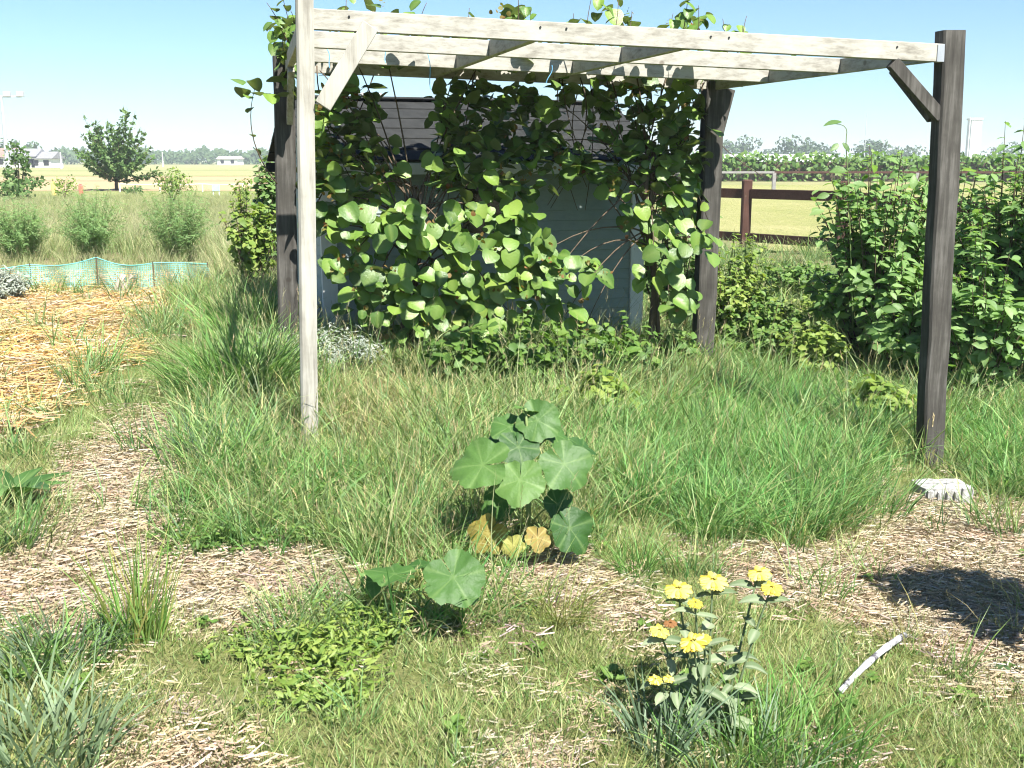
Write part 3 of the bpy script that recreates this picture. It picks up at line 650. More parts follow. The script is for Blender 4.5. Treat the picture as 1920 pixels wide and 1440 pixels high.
# leaves lying over the rear half of the roof, and upright shoots above it
for _ in range(1150):
    t = rng.uniform(.12, 1.03); s = rng.uniform(0.71, 1.1) if rng.random() < .97 else rng.uniform(.4, .7)
    p = L(L(FLc, FRc, t), L(BLc, BRc, t), s) + np.array([0, 0, 0.06 + abs(rng.normal(0, 0.05))])
    n = nrm(np.array([0, 0, 1.0]) + rng.normal(0, 0.38, 3)); VL[0 if t < 0.55 else 1].append(frame_m(p, n, rng.normal(0, 1, 3), rng.uniform(0.5, 1.0)))
class Canes(list):
    def tube(s, *a): s.append(MB().tube(*a))
stemM = Canes(), Canes()
def shoot(pts, sd, n, sc=0.8, r=0.006, spread=0.05):
    P_ = bez(*pts, 12); stemM[sd].tube(P_, r, 5, 0.002)
    for k in range(n):
        t = 0.35 + 0.65 * (k + rng.random() * 0.5) / n; q = P_[min(11, int(t * 11))] + rng.normal(0, spread, 3)
        out_ = nrm(rng.normal(0, 1, 3) * [1, 1, 0.3]); VL[sd].append(frame_m(q, nrm(np.array([0, 0, 0.8]) + out_ * 0.5 + fr * 0.3), out_ + np.array([0, 0, -0.3]), sc * rng.uniform(0.35, 1.0)))
for (x0, x1, y1, sd, n) in ((560, 530, -5, 0, 9), (560, 520, 35, 0, 8), (555, 500, 5, 0, 5), (640, 650, -30, 0, 6), (790, 800, 5, 0, 8), (700, 690, 20, 0, 5), (860, 880, 15, 0, 5), (965, 970, -25, 0, 7), (1000, 995, 15, 0, 4), (1095, 1110, -10, 1, 8),
                            (1140, 1160, -20, 1, 5), (1170, 1185, 20, 1, 5), (1270, 1290, -20, 1, 9), (1310, 1310, 10, 1, 7), (1365, 1355, 35, 1, 4), (1395, 1400, 30, 1, 5), (925, 935, 40, 0, 4), (540, 545, 20, 0, 9), (535, 530, 60, 0, 8), (1250, 1262, 25, 1, 6), (1080, 1075, 25, 1, 5), (750, 770, 25, 0, 6)):
    yy = 7.9; a = at_y(x0, 105, yy); c = at_y(x1, y1, yy + rng.normal(0, 0.1)); shoot((a, (a + c) / 2 + rng.normal(0, 0.04, 3), c), sd, n, 0.75, 0.005, 0.03)
shoot((at_y(520, 345, 8.15), at_y(450, 260, 8.05), at_y(478, 165, 8.0)), 0, 3, 0.7, 0.006, 0.02)
for dx, dy in ((455, 165), (470, 150), (500, 150), (505, 175), (465, 185), (488, 180), (455, 160)):
    p = at_y(dx, dy, 8.0); VL[0].append(frame_m(p, nrm(np.array([0, 0, 1]) + rng.normal(0, 0.4, 3)), rng.normal(0, 1, 3), rng.uniform(0.5, 0.9)))
# trunks, arms and hanging canes
for sd, (v, b) in enumerate(vines):
    tb = MB()
    top = L(BLc, BRc, 0.30 if sd == 0 else 0.83) + bn * 0.05; top = b + (top - b) * (.62 if sd == 0 else .8)
    P_ = [b - np.array([0, 0, 0.1]), b + np.array([0.01, 0, 0.35]), L(b, top, 0.4) + bu * 0.06, L(b, top, 0.7) - bu * 0.03, top]
    for off in (0, 0.035): tb.tube([p + bu * off * (1 + math.sin(i * 2.2)) for i, p in enumerate(P_)], 0.034 if not off else 0.022, 8, 0.018)
    tb.build('trunk', M['bark'], v, True)
    for r0 in roots[sd]:
        s = b + (top - b) * rng.uniform(0.45, 1.0); ctrl = (s + r0) / 2 + np.array([0, 0, 0.25]) + bn * 0.05
        stemM[sd].tube(bez(s, ctrl, r0, 8), 0.008, 5, 0.003)
    for _ in range(6 if sd == 0 else 18):
        t = rng.uniform(0.05, 0.55) if sd == 0 else rng.uniform(0.6, 0.98)
        a = L(BLc, BRc, t) + bn * rng.uniform(-.1, .1); stemM[sd].tube(bez(a, a + bu * rng.normal(0, .12) + np.array([0, 0, -.4]), a + bu * rng.normal(0, .25) + np.array([0, 0, -rng.uniform(.5, 1.2)]), 8), 0.0055, 5, 0.003)
    for q in stemM[sd]: q.build('cane', M['bark'], v, True)
    leaves_on(v, VL[sd], kmesh, Klow, 'kiwi_leaf', 300)
    YL = []
    for _ in range(120):
        c = CL[rng.integers(len(CL))]
        if (c[0] < 1000) != (sd == 0): continue
        p = on_vine(c[0] + rng.normal(0, c[2] * .5), c[1] + rng.normal(0, c[3] * .5), c[5] + 0.12)
        for _ in range(4): YL.append(frame_m(p + rng.normal(0, .02, 3), rng.normal(0, 1, 3), rng.normal(0, 1, 3), rng.uniform(.12, .3)))
    mass('young_growth', Klow, YL, 'kiwi_young', v)

for px, py, l, lab in ((611, 88, 0.13, 'leftmost'), (716, 82, 0.12, 'second'), (800, 95, 0.24, 'third'), (1035, 122, 0.12, 'fourth')):
    p = at_y(px, py, 7.3 if px < 1000 else 7.9); pts = [p + np.array([0.01 * math.sin(5 * t) + 0.03 * t * (px % 3 - 1), 0, -l * t]) for t in np.linspace(0, 1, 8)]
    o = MB().tube(pts, 0.003, 5).build('twine', M['blue_twine'])
    tag(o, lab + ' of the blue twine ends dangling from the pergola roof, counted from the pale post', 'twine', 'blue twine ends on the pergola')

# ------------------------------------------------------------------ shrubs and bushes
def shrub(name, label, cat, base, rx, ry, h, g_hi, g_low, mat, nstem, per, n_parts=0, size=(0.7, 1.1), top=0.0, bare=0.25, stem_mat='bark', up=0.5, group=None, massname='leaf_mass', xoff=0.0, stem_r=0.009, shape=0.62):
    base = np.array(base, float); t = thing(name, base, label, cat, group); st = MB(); LM = []
    for k in range(nstem):
        a = rng.uniform(0, 6.283); e = rng.uniform(-0.25, 1) ** 1.0; rr = math.sqrt(rng.random())
        zz = h * (shape + (1 - shape) * rng.random()) * math.sqrt(max(0.05, 1 - (rr * 0.85) ** 2)) if rng.random() < 0.65 else h * rng.uniform(0.25, 0.8)
        tip = base + np.array([rx * rr * math.cos(a) + xoff * zz / h, ry * rr * math.sin(a), zz])
        b0 = base + np.array([rx * .2 * math.cos(a) * rng.random(), ry * .2 * math.sin(a) * rng.random(), -0.05])
        P_ = bez(b0, b0 * 0.45 + tip * 0.55 + np.array([0, 0, 0.18 * h]), tip, 9); st.tube(P_, stem_r, 4, stem_r * 0.3, False)
        for q in range(per):
            f = bare + (1 - bare) * (q + rng.random()) / per; i_ = min(8, int(f * 8)); p = P_[i_] + (P_[min(8, i_ + 1)] - P_[i_]) * (f * 8 - i_)
            ang = rng.uniform(0, 6.283); d = np.array([math.cos(ang), math.sin(ang), rng.normal(0.1, 0.35)])
            LM.append(frame_m(p + rng.normal(0, .012, 3), nrm(np.array([0, 0, up]) + nrm(p - base - [0, 0, h * .4]) * .5 + np.array(SV) * .25 + rng.normal(0, .35, 3)), d, rng.uniform(*size)))
    st.build('stems', M[stem_mat], t, True)
    if n_parts:
        ms = [leaf_mesh('leaf', g, mat) for g in g_hi]; leaves_on(t, LM, ms, g_low, mat, n_parts, massname=massname)
    else: mass(massname, g_low, LM, mat, t)
    return t
DG = [leaf_grid(0.105, lance(0.028), 6, 2, 0.3, 0.25, 0.02, s) for s in range(3)]; DL = leaf_grid(0.105, lance(0.028), 3, 2, 0.3, 0.25)
leafy('bright_shrub_leaf', [(0.1, (0.065, 0.15, 0.035)), (0.5, (0.14, 0.255, 0.07)), (0.9, (0.22, 0.34, 0.115))], 0.42, 0.5, 0.35, (0.3, (0.26, 0.34, 0.14)))
for (px, y, rx, ry, h, n, parts, lab) in ((1640, 9.6, .62, .55, 2.25, 150, 300, 'dense green shrub with pointed leaves between the two dark right posts'),
        (1760, 10.6, .65, .5, 2.3, 110, 160, 'green shrub with pointed leaves seen behind the dark front post'),
        (1700, 8.9, .45, .4, 1.35, 70, 120, 'lower green shrub with pointed leaves tucked in front, left of the dark front post'),
        (1840, 8.4, .5, .4, 1.5, 80, 120, 'lower green shrub with pointed leaves in front, right of the dark front post'),
        (1880, 9.4, .62, .55, 2.45, 150, 300, 'tall green shrub with pointed leaves right of the dark front post'),
        (2030, 8.7, .6, .5, 2.6, 120, 100, 'tallest green shrub with pointed leaves cut by the right edge')):
    p = at_y(px, 600, y); p[2] = zt(p[0], p[1]); shrub('leafy_shrub', lab, 'shrub', p, rx, ry, h, DG, DL, 'bright_shrub_leaf', n, 24, parts, (0.7, 1.2), bare=0.06, shape=0.5)
# the tall stem with a bent tip rising from the first shrub
ws = thing('tall_weed', gnd(1600, 690), 'tall thin weed with a nodding tip standing out above the shrub against the sky', 'weed')
q0, q1, q2, q3 = at_y(1600, 620, 9.3), at_y(1590, 330, 9.3), at_y(1584, 262, 9.3), at_y(1565, 232, 9.3)
MB().tube(bez(q0, (q0 + q1) / 2, q1, 6) + bez(q1, q2, at_y(1588, 248, 9.3), 6)[1:] + bez(at_y(1588, 248, 9.3), at_y(1588, 232, 9.3), q3, 5)[1:], 0.006, 5, 0.003).build('stem', M['stem_green'], ws, True)
for (px, py, n, d, s) in ((1578, 229, (0, -.5, 1), (-1, 0, -.1), 1.4), (1572, 270, (0.2, -.8, .5), (-.6, 0, -.6), .9), (1580, 268, (0.2, -.8, .5), (.5, 0, -.8), .9), (1555, 365, (0, -1, .4), (-1, 0, -.2), 1.0), (1545, 395, (0, -.6, .8), (-1, 0, -.4), 1.2), (1590, 320, (0, -.7, .7), (-1, .1, .05), 1.4), (1600, 345, (0, -.7, .7), (1, 0, .1), 1.2)):
    place('leaf', leaf_mesh('leaf', DG[0], 'shrub_leaf'), frame_m(at_y(px, py, 9.3), n, d, s), ws)
SGg = [leaf_grid(0.055, lance(0.017), 4, 2, 0.3, 0.2, 0.02, s) for s in range(2)]; SGl = leaf_grid(0.055, lance(0.017), 3, 2, 0.3, 0.2)
p = at_y(1352, 640, 9.9); p[2] = zt(p[0], p[1]); shrub('slender_bush', 'slim light green bush just right of the dark rear post', 'bush', p, 0.25, 0.3, 1.2, SGg, SGl, 'light_leaf', 46, 26, 0, (0.8, 1.3))
p = gnd(1420, 690); shrub('low_bush', 'low bushy green weed patch between rear post and shrub', 'bush', p, 0.45, 0.4, 0.72, SGg, SGl, 'weed_leaf', 90, 30, 0, (0.7, 1.3), stem_mat='stem_green')
for (px, y, rx, h, m, lab) in ((1385, 10.4, .38, 1.25, 'light_leaf', 'light green bush beside the dark rear post, under the fence rail'), (1455, 9.8, .42, .7, 'light_leaf', 'green bush in the gap between rear post and shrub'), (1535, 9.2, .36, .6, 'light_leaf', 'green bush at the left foot of the dense shrub')):
    p = at_y(px, 600, y); p[2] = zt(p[0], p[1]); shrub('low_bush', lab, 'bush', p, rx, .35, h, SGg, SGl, m, 70, 28, 0, (0.8, 1.4), stem_mat='stem_green', bare=.05, shape=.4)
p = gnd(1500, 560); shrub('low_bush', 'leafy low bush below the left bay of the red brown fence', 'bush', p, 0.6, 0.5, 0.55, SGg, SGl, 'weed_leaf', 90, 26, 0, (0.8, 1.4), stem_mat='stem_green')
p = gnd(1520, 640); shrub('low_bush', 'low yellowish bush under the red brown fence', 'bush', p, 0.4, 0.4, 0.6, SGg, SGl, 'light_leaf', 60, 24, 0, (0.7, 1.2), stem_mat='stem_green')
p = at_y(1258, 640, 10.6); p[2] = zt(p[0], p[1]); shrub('slender_bush', 'thin bush rising beside the right end of the shed behind the vine', 'bush', p, 0.5, 0.3, 1.95, SGg, SGl, 'shrub_leaf', 50, 24, 0, (0.9, 1.5))
# foot of the vines: lemon balm and nettles
BG = leaf_grid(0.07, ovate(0.027, 0.8, 0.6), 3, 2, 0.3, 0.25)
for k, (px, py, rx, h, m, lab) in enumerate(((880, 735, .34, .55, 'weed_leaf', 'leafy weed at the foot of the left vine'), (985, 740, .36, .62, 'weed_leaf', 'leafy weed behind the hollyhock tip'), (1085, 730, .38, .58, 'weed_leaf', 'pale nettle like weed in the middle of the vine foot'),
                                    (1165, 725, .32, .60, 'weed_leaf', 'leafy weed left of the right vine trunk'), (1260, 700, .26, .42, 'weed_leaf', 'small leafy weed between vine trunk and rear post'), (1120, 790, .26, .40, 'light_leaf', 'short pale leafy weed in front of the vine foot'), (1650, 800, .24, .40, 'light_leaf', 'pale broad leaved weed left of the dark front post'))):
    shrub('leafy_weed', lab, 'weed', gnd(px, py), rx, rx, h, None, BG, m, 48, 13, 0, (0.5, 1.4), stem_mat='stem_green', stem_r=0.004, bare=0.15)
NW = leaf_grid(0.045, lance(0.0065), 3, 2, 0.3, 0.35)
for (px, py, rx, h, m, lab) in ((420, 1010, .26, .17, 'weed_leaf', 'low clover like weed patch beside the tan straw'), (540, 1000, .30, .22, 'weed_leaf', 'bushy low weed under the pale post'), (610, 940, .25, .22, 'weed_leaf', 'dark small leaved weed at the foot of the pale post'), (680, 900, .2, .2, 'light_leaf', 'light weed right of the pale post foot'),
                                (640, 1180, .24, .12, 'light_leaf', 'bright low weed left of the round mallow leaf'), (545, 1215, .2, .12, 'light_leaf', 'low weed mat in the lawn left of the mallow'), (600, 1275, .2, .08, 'light_leaf', 'flat weed in the front lawn'), (380, 930, .2, .15, 'weed_leaf', 'small weed on the edge of the tan straw path'), (500, 900, .25, .18, 'weed_leaf', 'low weed between strap leaves and pale post')):
    shrub('low_weed', lab, 'weed', gnd(px, py), rx * 1.3, rx * 1.3, h * .9, None, NW, m, 90, 14, 0, (0.3, 0.95), stem_mat='stem_green', stem_r=0.002, bare=0.1, shape=0.35)
# silvery curry plant by the pale post, and one on the left edge
NL = leaf_grid(0.035, lance(0.0035), 2, 1, 0.1, 0.1)
shrub('silver_plant', 'silvery fine leaved plant behind the pale post', 'plant', gnd(620, 715), 0.42, 0.3, 0.42, None, NL, 'silver_leaf', 150, 34, 0, (0.8, 1.4), stem_mat='stem_green', stem_r=0.003)
shrub('silver_plant', 'silvery plant left of the pale post with dry flower tips', 'plant', gnd(520, 690), 0.25, 0.3, 0.3, None, NL, 'silver_leaf', 60, 30, 0, (0.8, 1.3), stem_mat='stem_green', stem_r=0.003)
shrub('silver_plant', 'silvery clump at the left end of the green net', 'plant', gnd(5, 570), 0.32, 0.3, 0.42, None, NL, 'silver_leaf', 110, 30, 0, (1.2, 2.0), stem_mat='stem_green', stem_r=0.004)
# feathery asparagus
for (px, py, rx, h, lab) in ((40, 492, .55, 1.15, 'leftmost feathery asparagus plant behind the green net'), (175, 492, .62, 1.3, 'middle feathery asparagus plant behind the green net'), (338, 492, .62, 1.5, 'tallest feathery asparagus plant near the right end of the net')):
    shrub('asparagus_plant', lab, 'plant', gnd(px, py), rx, rx, h, None, leaf_grid(0.06, lance(0.003), 2, 1, 0.1, 0.1), 'feather_leaf', 170, 42, 0, (0.7, 1.5), stem_mat='stem_green', stem_r=0.004, bare=0.1)
# yellowish bush left of the grey rear post
BL2 = leaf_grid(0.06, ovate(0.028, 0.6, 0.5), 3, 2, 0.2, 0.2)
p = at_y(470, 470, 12.0); p[2] = zt(p[0], p[1]); shrub('yellow_green_bush', 'yellow green bush left of the grey rear post', 'bush', p, 0.32, 0.35, 1.3, None, BL2, 'light_leaf', 42, 22, 0, (0.8, 1.4))
p = at_y(508, 330, 13.2); p[2] = zt(p[0], p[1]); shrub('dark_bush', 'dark green bush peeping out left of the grey rear post', 'bush', p, 0.22, 0.3, 2.0, None, BL2, 'shrub_leaf', 60, 24, 0, (0.9, 1.5))

# ------------------------------------------------------------------ strap-leaved clumps
def clump(name, label, base, n, R, h, wd, lean, curl, cols, cat='clump', heads=0.0, segs=5):
    V, Fs, C = blades(n, R, h, wd, lean, curl, segs, cols, None, heads)
    base = np.array(base, float); t = thing(name, base, label, cat)
    me = np_mesh('blades', V + base - [0, 0, 0.02], Fs, {'Col': C}); tag(link('blades', me, M['grass_plain'], t), kind='stuff'); return t
blade_mat('grass_plain', 0.3, (0.3, 0.28, 0.1), 0.12)
GREEN = [(0.08, 0.20, 0.04), (0.13, 0.27, 0.06), (0.18, 0.32, 0.085)]; BLUE = [(0.09, 0.15, 0.085), (0.12, 0.19, 0.11), (0.15, 0.215, 0.13)]
YG = [(0.14, 0.20, 0.04), (0.19, 0.24, 0.06), (0.27, 0.26, 0.09)]
clump('daylily_clump', 'arching strap leaved clump left of the pale post', gnd(455, 760), 300, 0.22, (0.45, 0.75), 0.014, 0.35, 0.65, GREEN)
clump('daylily_clump', 'strap leaved clump farther back left of the grey rear post', gnd(465, 655), 220, 0.24, (0.45, 0.7), 0.013, 0.3, 0.5, GREEN)
clump('daylily_clump', 'lower strap leaved clump spilling over the path edge', gnd(375, 740), 180, 0.18, (0.3, 0.5), 0.013, 0.5, 0.9, GREEN)
clump('grass_clump', 'upright yellow green grass clump on the tan straw path', gnd(262, 1195), 170, 0.085, (0.10, 0.46), 0.007, 0.2, 0.22, YG + GREEN)
clump('grass_clump', 'bluish strap leaves beside the yellow flowered plant', gnd(1235, 1420), 60, 0.07, (0.18, 0.34), 0.009, 0.25, 0.5, BLUE)
clump('iris_clump', 'blue green leaf clump in the bottom left corner', gnd(60, 1425), 170, 0.2, (0.12, 0.28), 0.011, 0.3, 0.5, BLUE)
clump('iris_clump', 'blue green leaf clump on the left edge of the lawn', gnd(45, 1260), 110, 0.13, (0.12, 0.24), 0.010, 0.3, 0.7, BLUE + GREEN)
clump('grass_clump', 'leafy grass clump below the tan straw at left', gnd(140, 1240), 130, 0.13, (0.12, 0.26), 0.007, 0.3, 0.6, GREEN + BLUE)
clump('grass_clump', 'arching yellowish tuft right of the round mallow leaf', gnd(1050, 1165), 160, 0.08, (0.15, 0.3), 0.004, 0.4, 0.9, YG)
clump('grass_clump', 'fine green tuft right of the hollyhock', gnd(1190, 1080), 130, 0.07, (0.15, 0.26), 0.005, 0.3, 0.6, GREEN)
clump('grass_clump', 'green grass clump in front of the white stick', gnd(1480, 1400), 260, 0.22, (0.14, 0.30), 0.007, 0.25, 0.5, GREEN)
clump('grass_clump', 'green grass clump at the bottom right of the yellow flowers', gnd(1390, 1440), 220, 0.2, (0.14, 0.28), 0.007, 0.25, 0.5, GREEN + BLUE)
clump('grass_clump', 'small green tuft on the left edge of the straw path', gnd(30, 1030), 70, 0.07, (0.1, 0.2), 0.008, 0.25, 0.4, GREEN + BLUE)
clump('grass_clump', 'blue green tuft right of the tan straw below the strap leaves', gnd(400, 870), 90, 0.12, (0.2, 0.36), 0.008, 0.25, 0.5, BLUE)

# ------------------------------------------------------------------ hollyhocks
LB = [lobed(0.118, 5, 0.16, 0.10, 0.16, s, 6, 0.012) for s in range(5)]
hmesh = []
for s, (V, Fs, ve) in enumerate(LB):
    me = np_mesh('mallow_leaf', V, Fs, {'vein': ve}, True); me.materials.append(M['holly_leaf']); hmesh.append(me)
ymesh = []
for s in range(2):
    V, Fs, ve = lobed(0.11, 5, 0.2, 0.12, 0.22, s + 9, 6, 0.02); me = np_mesh('yellow_leaf', V, Fs, {'vein': ve}, True); me.materials.append(M['holly_yellow']); ymesh.append(me)
def mallow(label, bpx, bpy_, rows, stem_top=None):
    b = gnd(bpx, bpy_); t = thing('hollyhock', b, label, 'plant')
    if stem_top is not None:
        tp = at_y(*stem_top, b[1] + 0.05); MB().tube(bez(b - [0, 0, .03], (b + tp) / 2 + [0.03, 0, 0], tp, 8), 0.013, 7, 0.005).build('stem', M['stem_green'], t, True)
    for (px, py, rpx, dy, n, d, kind) in rows:
        n = nrm(np.array(n) + rng.normal(0, .22, 3)); d = np.array(d) + rng.normal(0, .25, 3)
        p = at_y(px, py, b[1] + dy); s = rpx / F * (b[1] + dy) / 0.098
        o = place('leaf', random.choice(ymesh if kind == 'y' else hmesh), frame_m(p, n, d, s), t)
        if kind == 'y': o['label'] = 'yellowed lower leaf'
        ax = b + (tp - b) * min(0.85, max(0.0, (p[2] - b[2]) / (tp[2] - b[2]) - 0.2)) if stem_top is not None else b
        st = MB().tube(bez(ax, (ax + p) / 2 + [0, 0.03, 0.05], p - nrm(n) * 0.004, 7), 0.004, 5, 0.003).build('leaf_stalk', M['stem_green'], t, True)
CF = (0.15, -0.75, 0.65)
mallow('tall hollyhock with broad lobed leaves and yellowed lower leaves in the grass', 985, 1045, [
    (905, 872, 56, -0.10, (-0.15, -0.75, 0.65), (-0.8, 0, -0.6), 'g'), (1058, 870, 50, -0.08, (0.25, -0.8, 0.55), (0.6, 0, -0.75), 'g'), (972, 838, 40, -0.02, (0, -0.6, 0.8), (-0.1, 0, -1), 'g'),
    (975, 900, 48, -0.16, (0.05, -0.7, 0.7), (0, 0, -1), 'g'), (1008, 788, 42, 0.05, (0.1, -0.6, 0.8), (0.7, 0, -0.5), 'g'), (955, 800, 34, 0.08, (-0.2, -0.4, 0.9), (-0.8, 0, -.4), 'g'),
    (1092, 838, 30, 0.06, (0.4, -0.5, 0.8), (0.9, 0, -0.3), 'g'), (925, 838, 30, 0.10, (-0.2, -0.4, 0.9), (-0.9, 0, -0.1), 'g'), (985, 768, 24, 0.08, (0, -0.4, 0.9), (0.2, 0, -.5), 'g'), (1040, 815, 28, 0.1, (.2, -.3, .9), (.8, .2, -.3), 'g'),
    (940, 940, 34, 0.04, (-0.2, -0.6, 0.7), (-0.7, 0, -0.7), 'g'), (1045, 945, 34, 0.02, (0.3, -0.6, 0.7), (0.6, 0, -0.7), 'g'), (1068, 990, 46, -0.10, (0.25, -0.75, 0.6), (0.4, 0, -0.9), 'g'),
    (915, 1000, 40, -0.12, (-0.1, -0.8, 0.55), (-0.2, 0, -1), 'y'), (1008, 1008, 28, -0.14, (0.1, -0.7, 0.7), (0.1, 0, -1), 'y'), (962, 1022, 24, -0.16, (0, -0.8, 0.5), (0, 0, -1), 'y'), (900, 1015, 24, -0.08, (-0.3, -0.6, 0.6), (-0.6, 0, -0.6), 'y')], (985, 765))
mallow('young hollyhock with one big round pale green leaf in the front straw', 830, 1185, [
    (850, 1082, 60, -0.05, (0.12, -0.62, 0.78), (0.25, 0, -0.9), 'g'), (740, 1076, 48, 0.0, (-0.2, -0.35, 0.92), (-1, 0, -0.2), 'g'), (700, 1092, 26, 0.02, (-0.3, -0.3, 0.9), (-1, 0, -0.3), 'g'), (790, 1060, 24, 0.12, (0, -0.3, 0.95), (-0.4, 0, 0.3), 'g')])
# broad leaf plant on the left edge
b = gnd(15, 950); t = thing('broad_leaf_plant', b, 'dark broad leaved plant cut by the left edge', 'plant')
BLg = leaf_mesh('broad_leaf', leaf_grid(0.34, lance(0.06), 8, 4, 0.35, 0.35, 0.03, 2), 'holly_leaf')
for a in range(9):
    q = a / 9 * 6.28; d = np.array([math.cos(q), math.sin(q) * 0.8, 0.95]); place('leaf', BLg, frame_m(b, np.array([-math.cos(q) * .9, -math.sin(q) * .9, 1]), d, rng.uniform(.75, 1.05)), t)

b = gnd(1915, 1275); t = thing('broad_leaf_plant', b, 'small dark broad leaved plant at the right edge in the shade', 'plant')
for a in range(8):
    q = a / 8 * 6.28 + .3; d = np.array([math.cos(q), math.sin(q) * 0.8, 0.5]); place('leaf', BLg, frame_m(b, np.array([-math.cos(q) * .5, -math.sin(q) * .5, 1]), d, rng.uniform(.3, .45)), t)
# ------------------------------------------------------------------ yellow whorled sage
b = gnd(1325, 1375); ph = thing('yellow_sage', b, 'grey leaved sage with yellow flower whorls in the front lawn', 'plant')
FGm = [leaf_mesh('felt_leaf', leaf_grid(0.068, ovate(0.017, 0.5, 0.6), 6, 4, 0.4, d, 0.05, s), 'felt_leaf') for s, d in enumerate((0.2, 0.45, 0.7))]
def whorl():
    V = []; fs = []; n = 0
    g = leaf_grid(0.030, lambda t: 0.0075 * math.sin(math.pi * min(.9, .12 + .80 * t)) + .002, 4, 2, -0.8, 0.45)
    r = np.random.default_rng(3); mats_ = []
    for k in range(54):
        a = 6.283 * k / 18 + r.normal(0, .12); el = r.uniform(-.1, 1.5); d = np.array([math.cos(a) * math.cos(el), math.sin(a) * math.cos(el), math.sin(el)])
        mats_.append(frame_m(np.array([d[0] * .016, d[1] * .016, r.uniform(-.008, .008)]), np.array([0, 0, 1.0]) - d * .3, d, r.uniform(.65, 1.25)))
    A = np.array(mats_); W = (np.einsum('kij,nj->kni', A[:, :3, :3], g[0]) + A[:, None, :3, 3]).reshape(-1, 3)
    Fq = (g[1][None] + (np.arange(len(A)) * len(g[0]))[:, None, None]).reshape(-1, 4)
    me = np_mesh('flower_whorl', W, [Fq], {'rnd': np.repeat(r.random(len(A)) * .6, len(g[0]))}, True); me.materials.append(M['yellow_petal']); return me
wm = whorl(); stalks = MB()
for (px, py, dy, s, bx) in ((1270, 1104, 0.06, 1.0, 1310), (1336, 1088, 0.10, 1.05, 1325), (1422, 1074, 0.12, 0.85, 1350), (1446, 1102, 0.05, 0.8, 1355), (1303, 1130, 0.0, 0.55, 1318), (1236, 1182, -0.05, 0.7, 1300), (1298, 1203, -0.1, 0.95, 1322), (1228, 1274, -0.12, 0.5, 1295), (1253, 1272, -0.1, 0.4, 1298), (1320, 1196, -.08, .5, 1325)):
    p = at_y(px, py, b[1] + dy); f0 = at_y(bx, 1375, b[1]); f0[2] = zt(f0[0], f0[1]) - .01
    stalks.tube(bez(f0, f0 * .5 + p * .5 + [0.0, 0, .03], p, 9), 0.0045, 5, 0.003)
    place('flower_whorl', wm, frame_m(p, np.array([rng.normal(0, .15), -.25, 1]), (1, .2, 0), s * 0.85), ph)
    for k, tt in enumerate((0.93, 0.9, 0.72, 0.70, 0.5, 0.48, 0.3)):
        if s < .6 and k > 3: continue
        q = bez(f0, f0 * .5 + p * .5 + [0, 0, .03], p, 21)[int(tt * 20)]; a = k % 2 * math.pi + rng.uniform(-.5, .5) + (k // 2) * 1.5
        d = np.array([math.cos(a), math.sin(a), 0.35]); place('leaf', FGm[k % 3], frame_m(q, np.array([-.2 * math.cos(a), -.25, 1]) + rng.normal(0, .15, 3), d, rng.uniform(.65, 1.15)), ph)
stalks.build('stems', M['felt_leaf'], ph, True)
for k in range(34):
    a = rng.uniform(0, 6.283); q = b + np.array([.1 * math.cos(a) * rng.random(), .08 * math.sin(a) * rng.random(), rng.uniform(0.02, .16)])
    place('leaf', FGm[k % 3], frame_m(q, np.array([0, -.2, 1]) + rng.normal(0, .2, 3), np.array([math.cos(a), math.sin(a), .4]), rng.uniform(.8, 1.3)), ph)
o = place('dead_flower', wm, frame_m(at_y(1256, 1168, b[1] - .03), (0, -.2, 1), (1, 0, 0), .4), ph); o['label'] = 'brown spent flower head'
o.material_slots[0].link = 'OBJECT'; o.material_slots[0].material = M['rust_leaf']

# ------------------------------------------------------------------ small things in the garden
a, c = gnd(1575, 1312), gnd(1694, 1212); a[2] += 0.03; c[2] += 0.045
pts = bez(a, (a + c) / 2 + [0.0, 0.0, 0.035], c, 14); rs = [0.0125 + 0.002 * (i in (5, 9)) - 0.0002 * (14 - i) for i in range(14)]
st = thing('white_stick', (a + c) / 2, 'whitish bare stick lying in the grass at lower right', 'stick')
MB().tube(pts, rs, 9).build('shaft', M['stick'], st, True)
for i in (5, 9): MB().tube([pts[i], pts[i] + [0.012, -.01, .012]], 0.005, 6, 0.003).build('twig_stub', M['stick'], st)
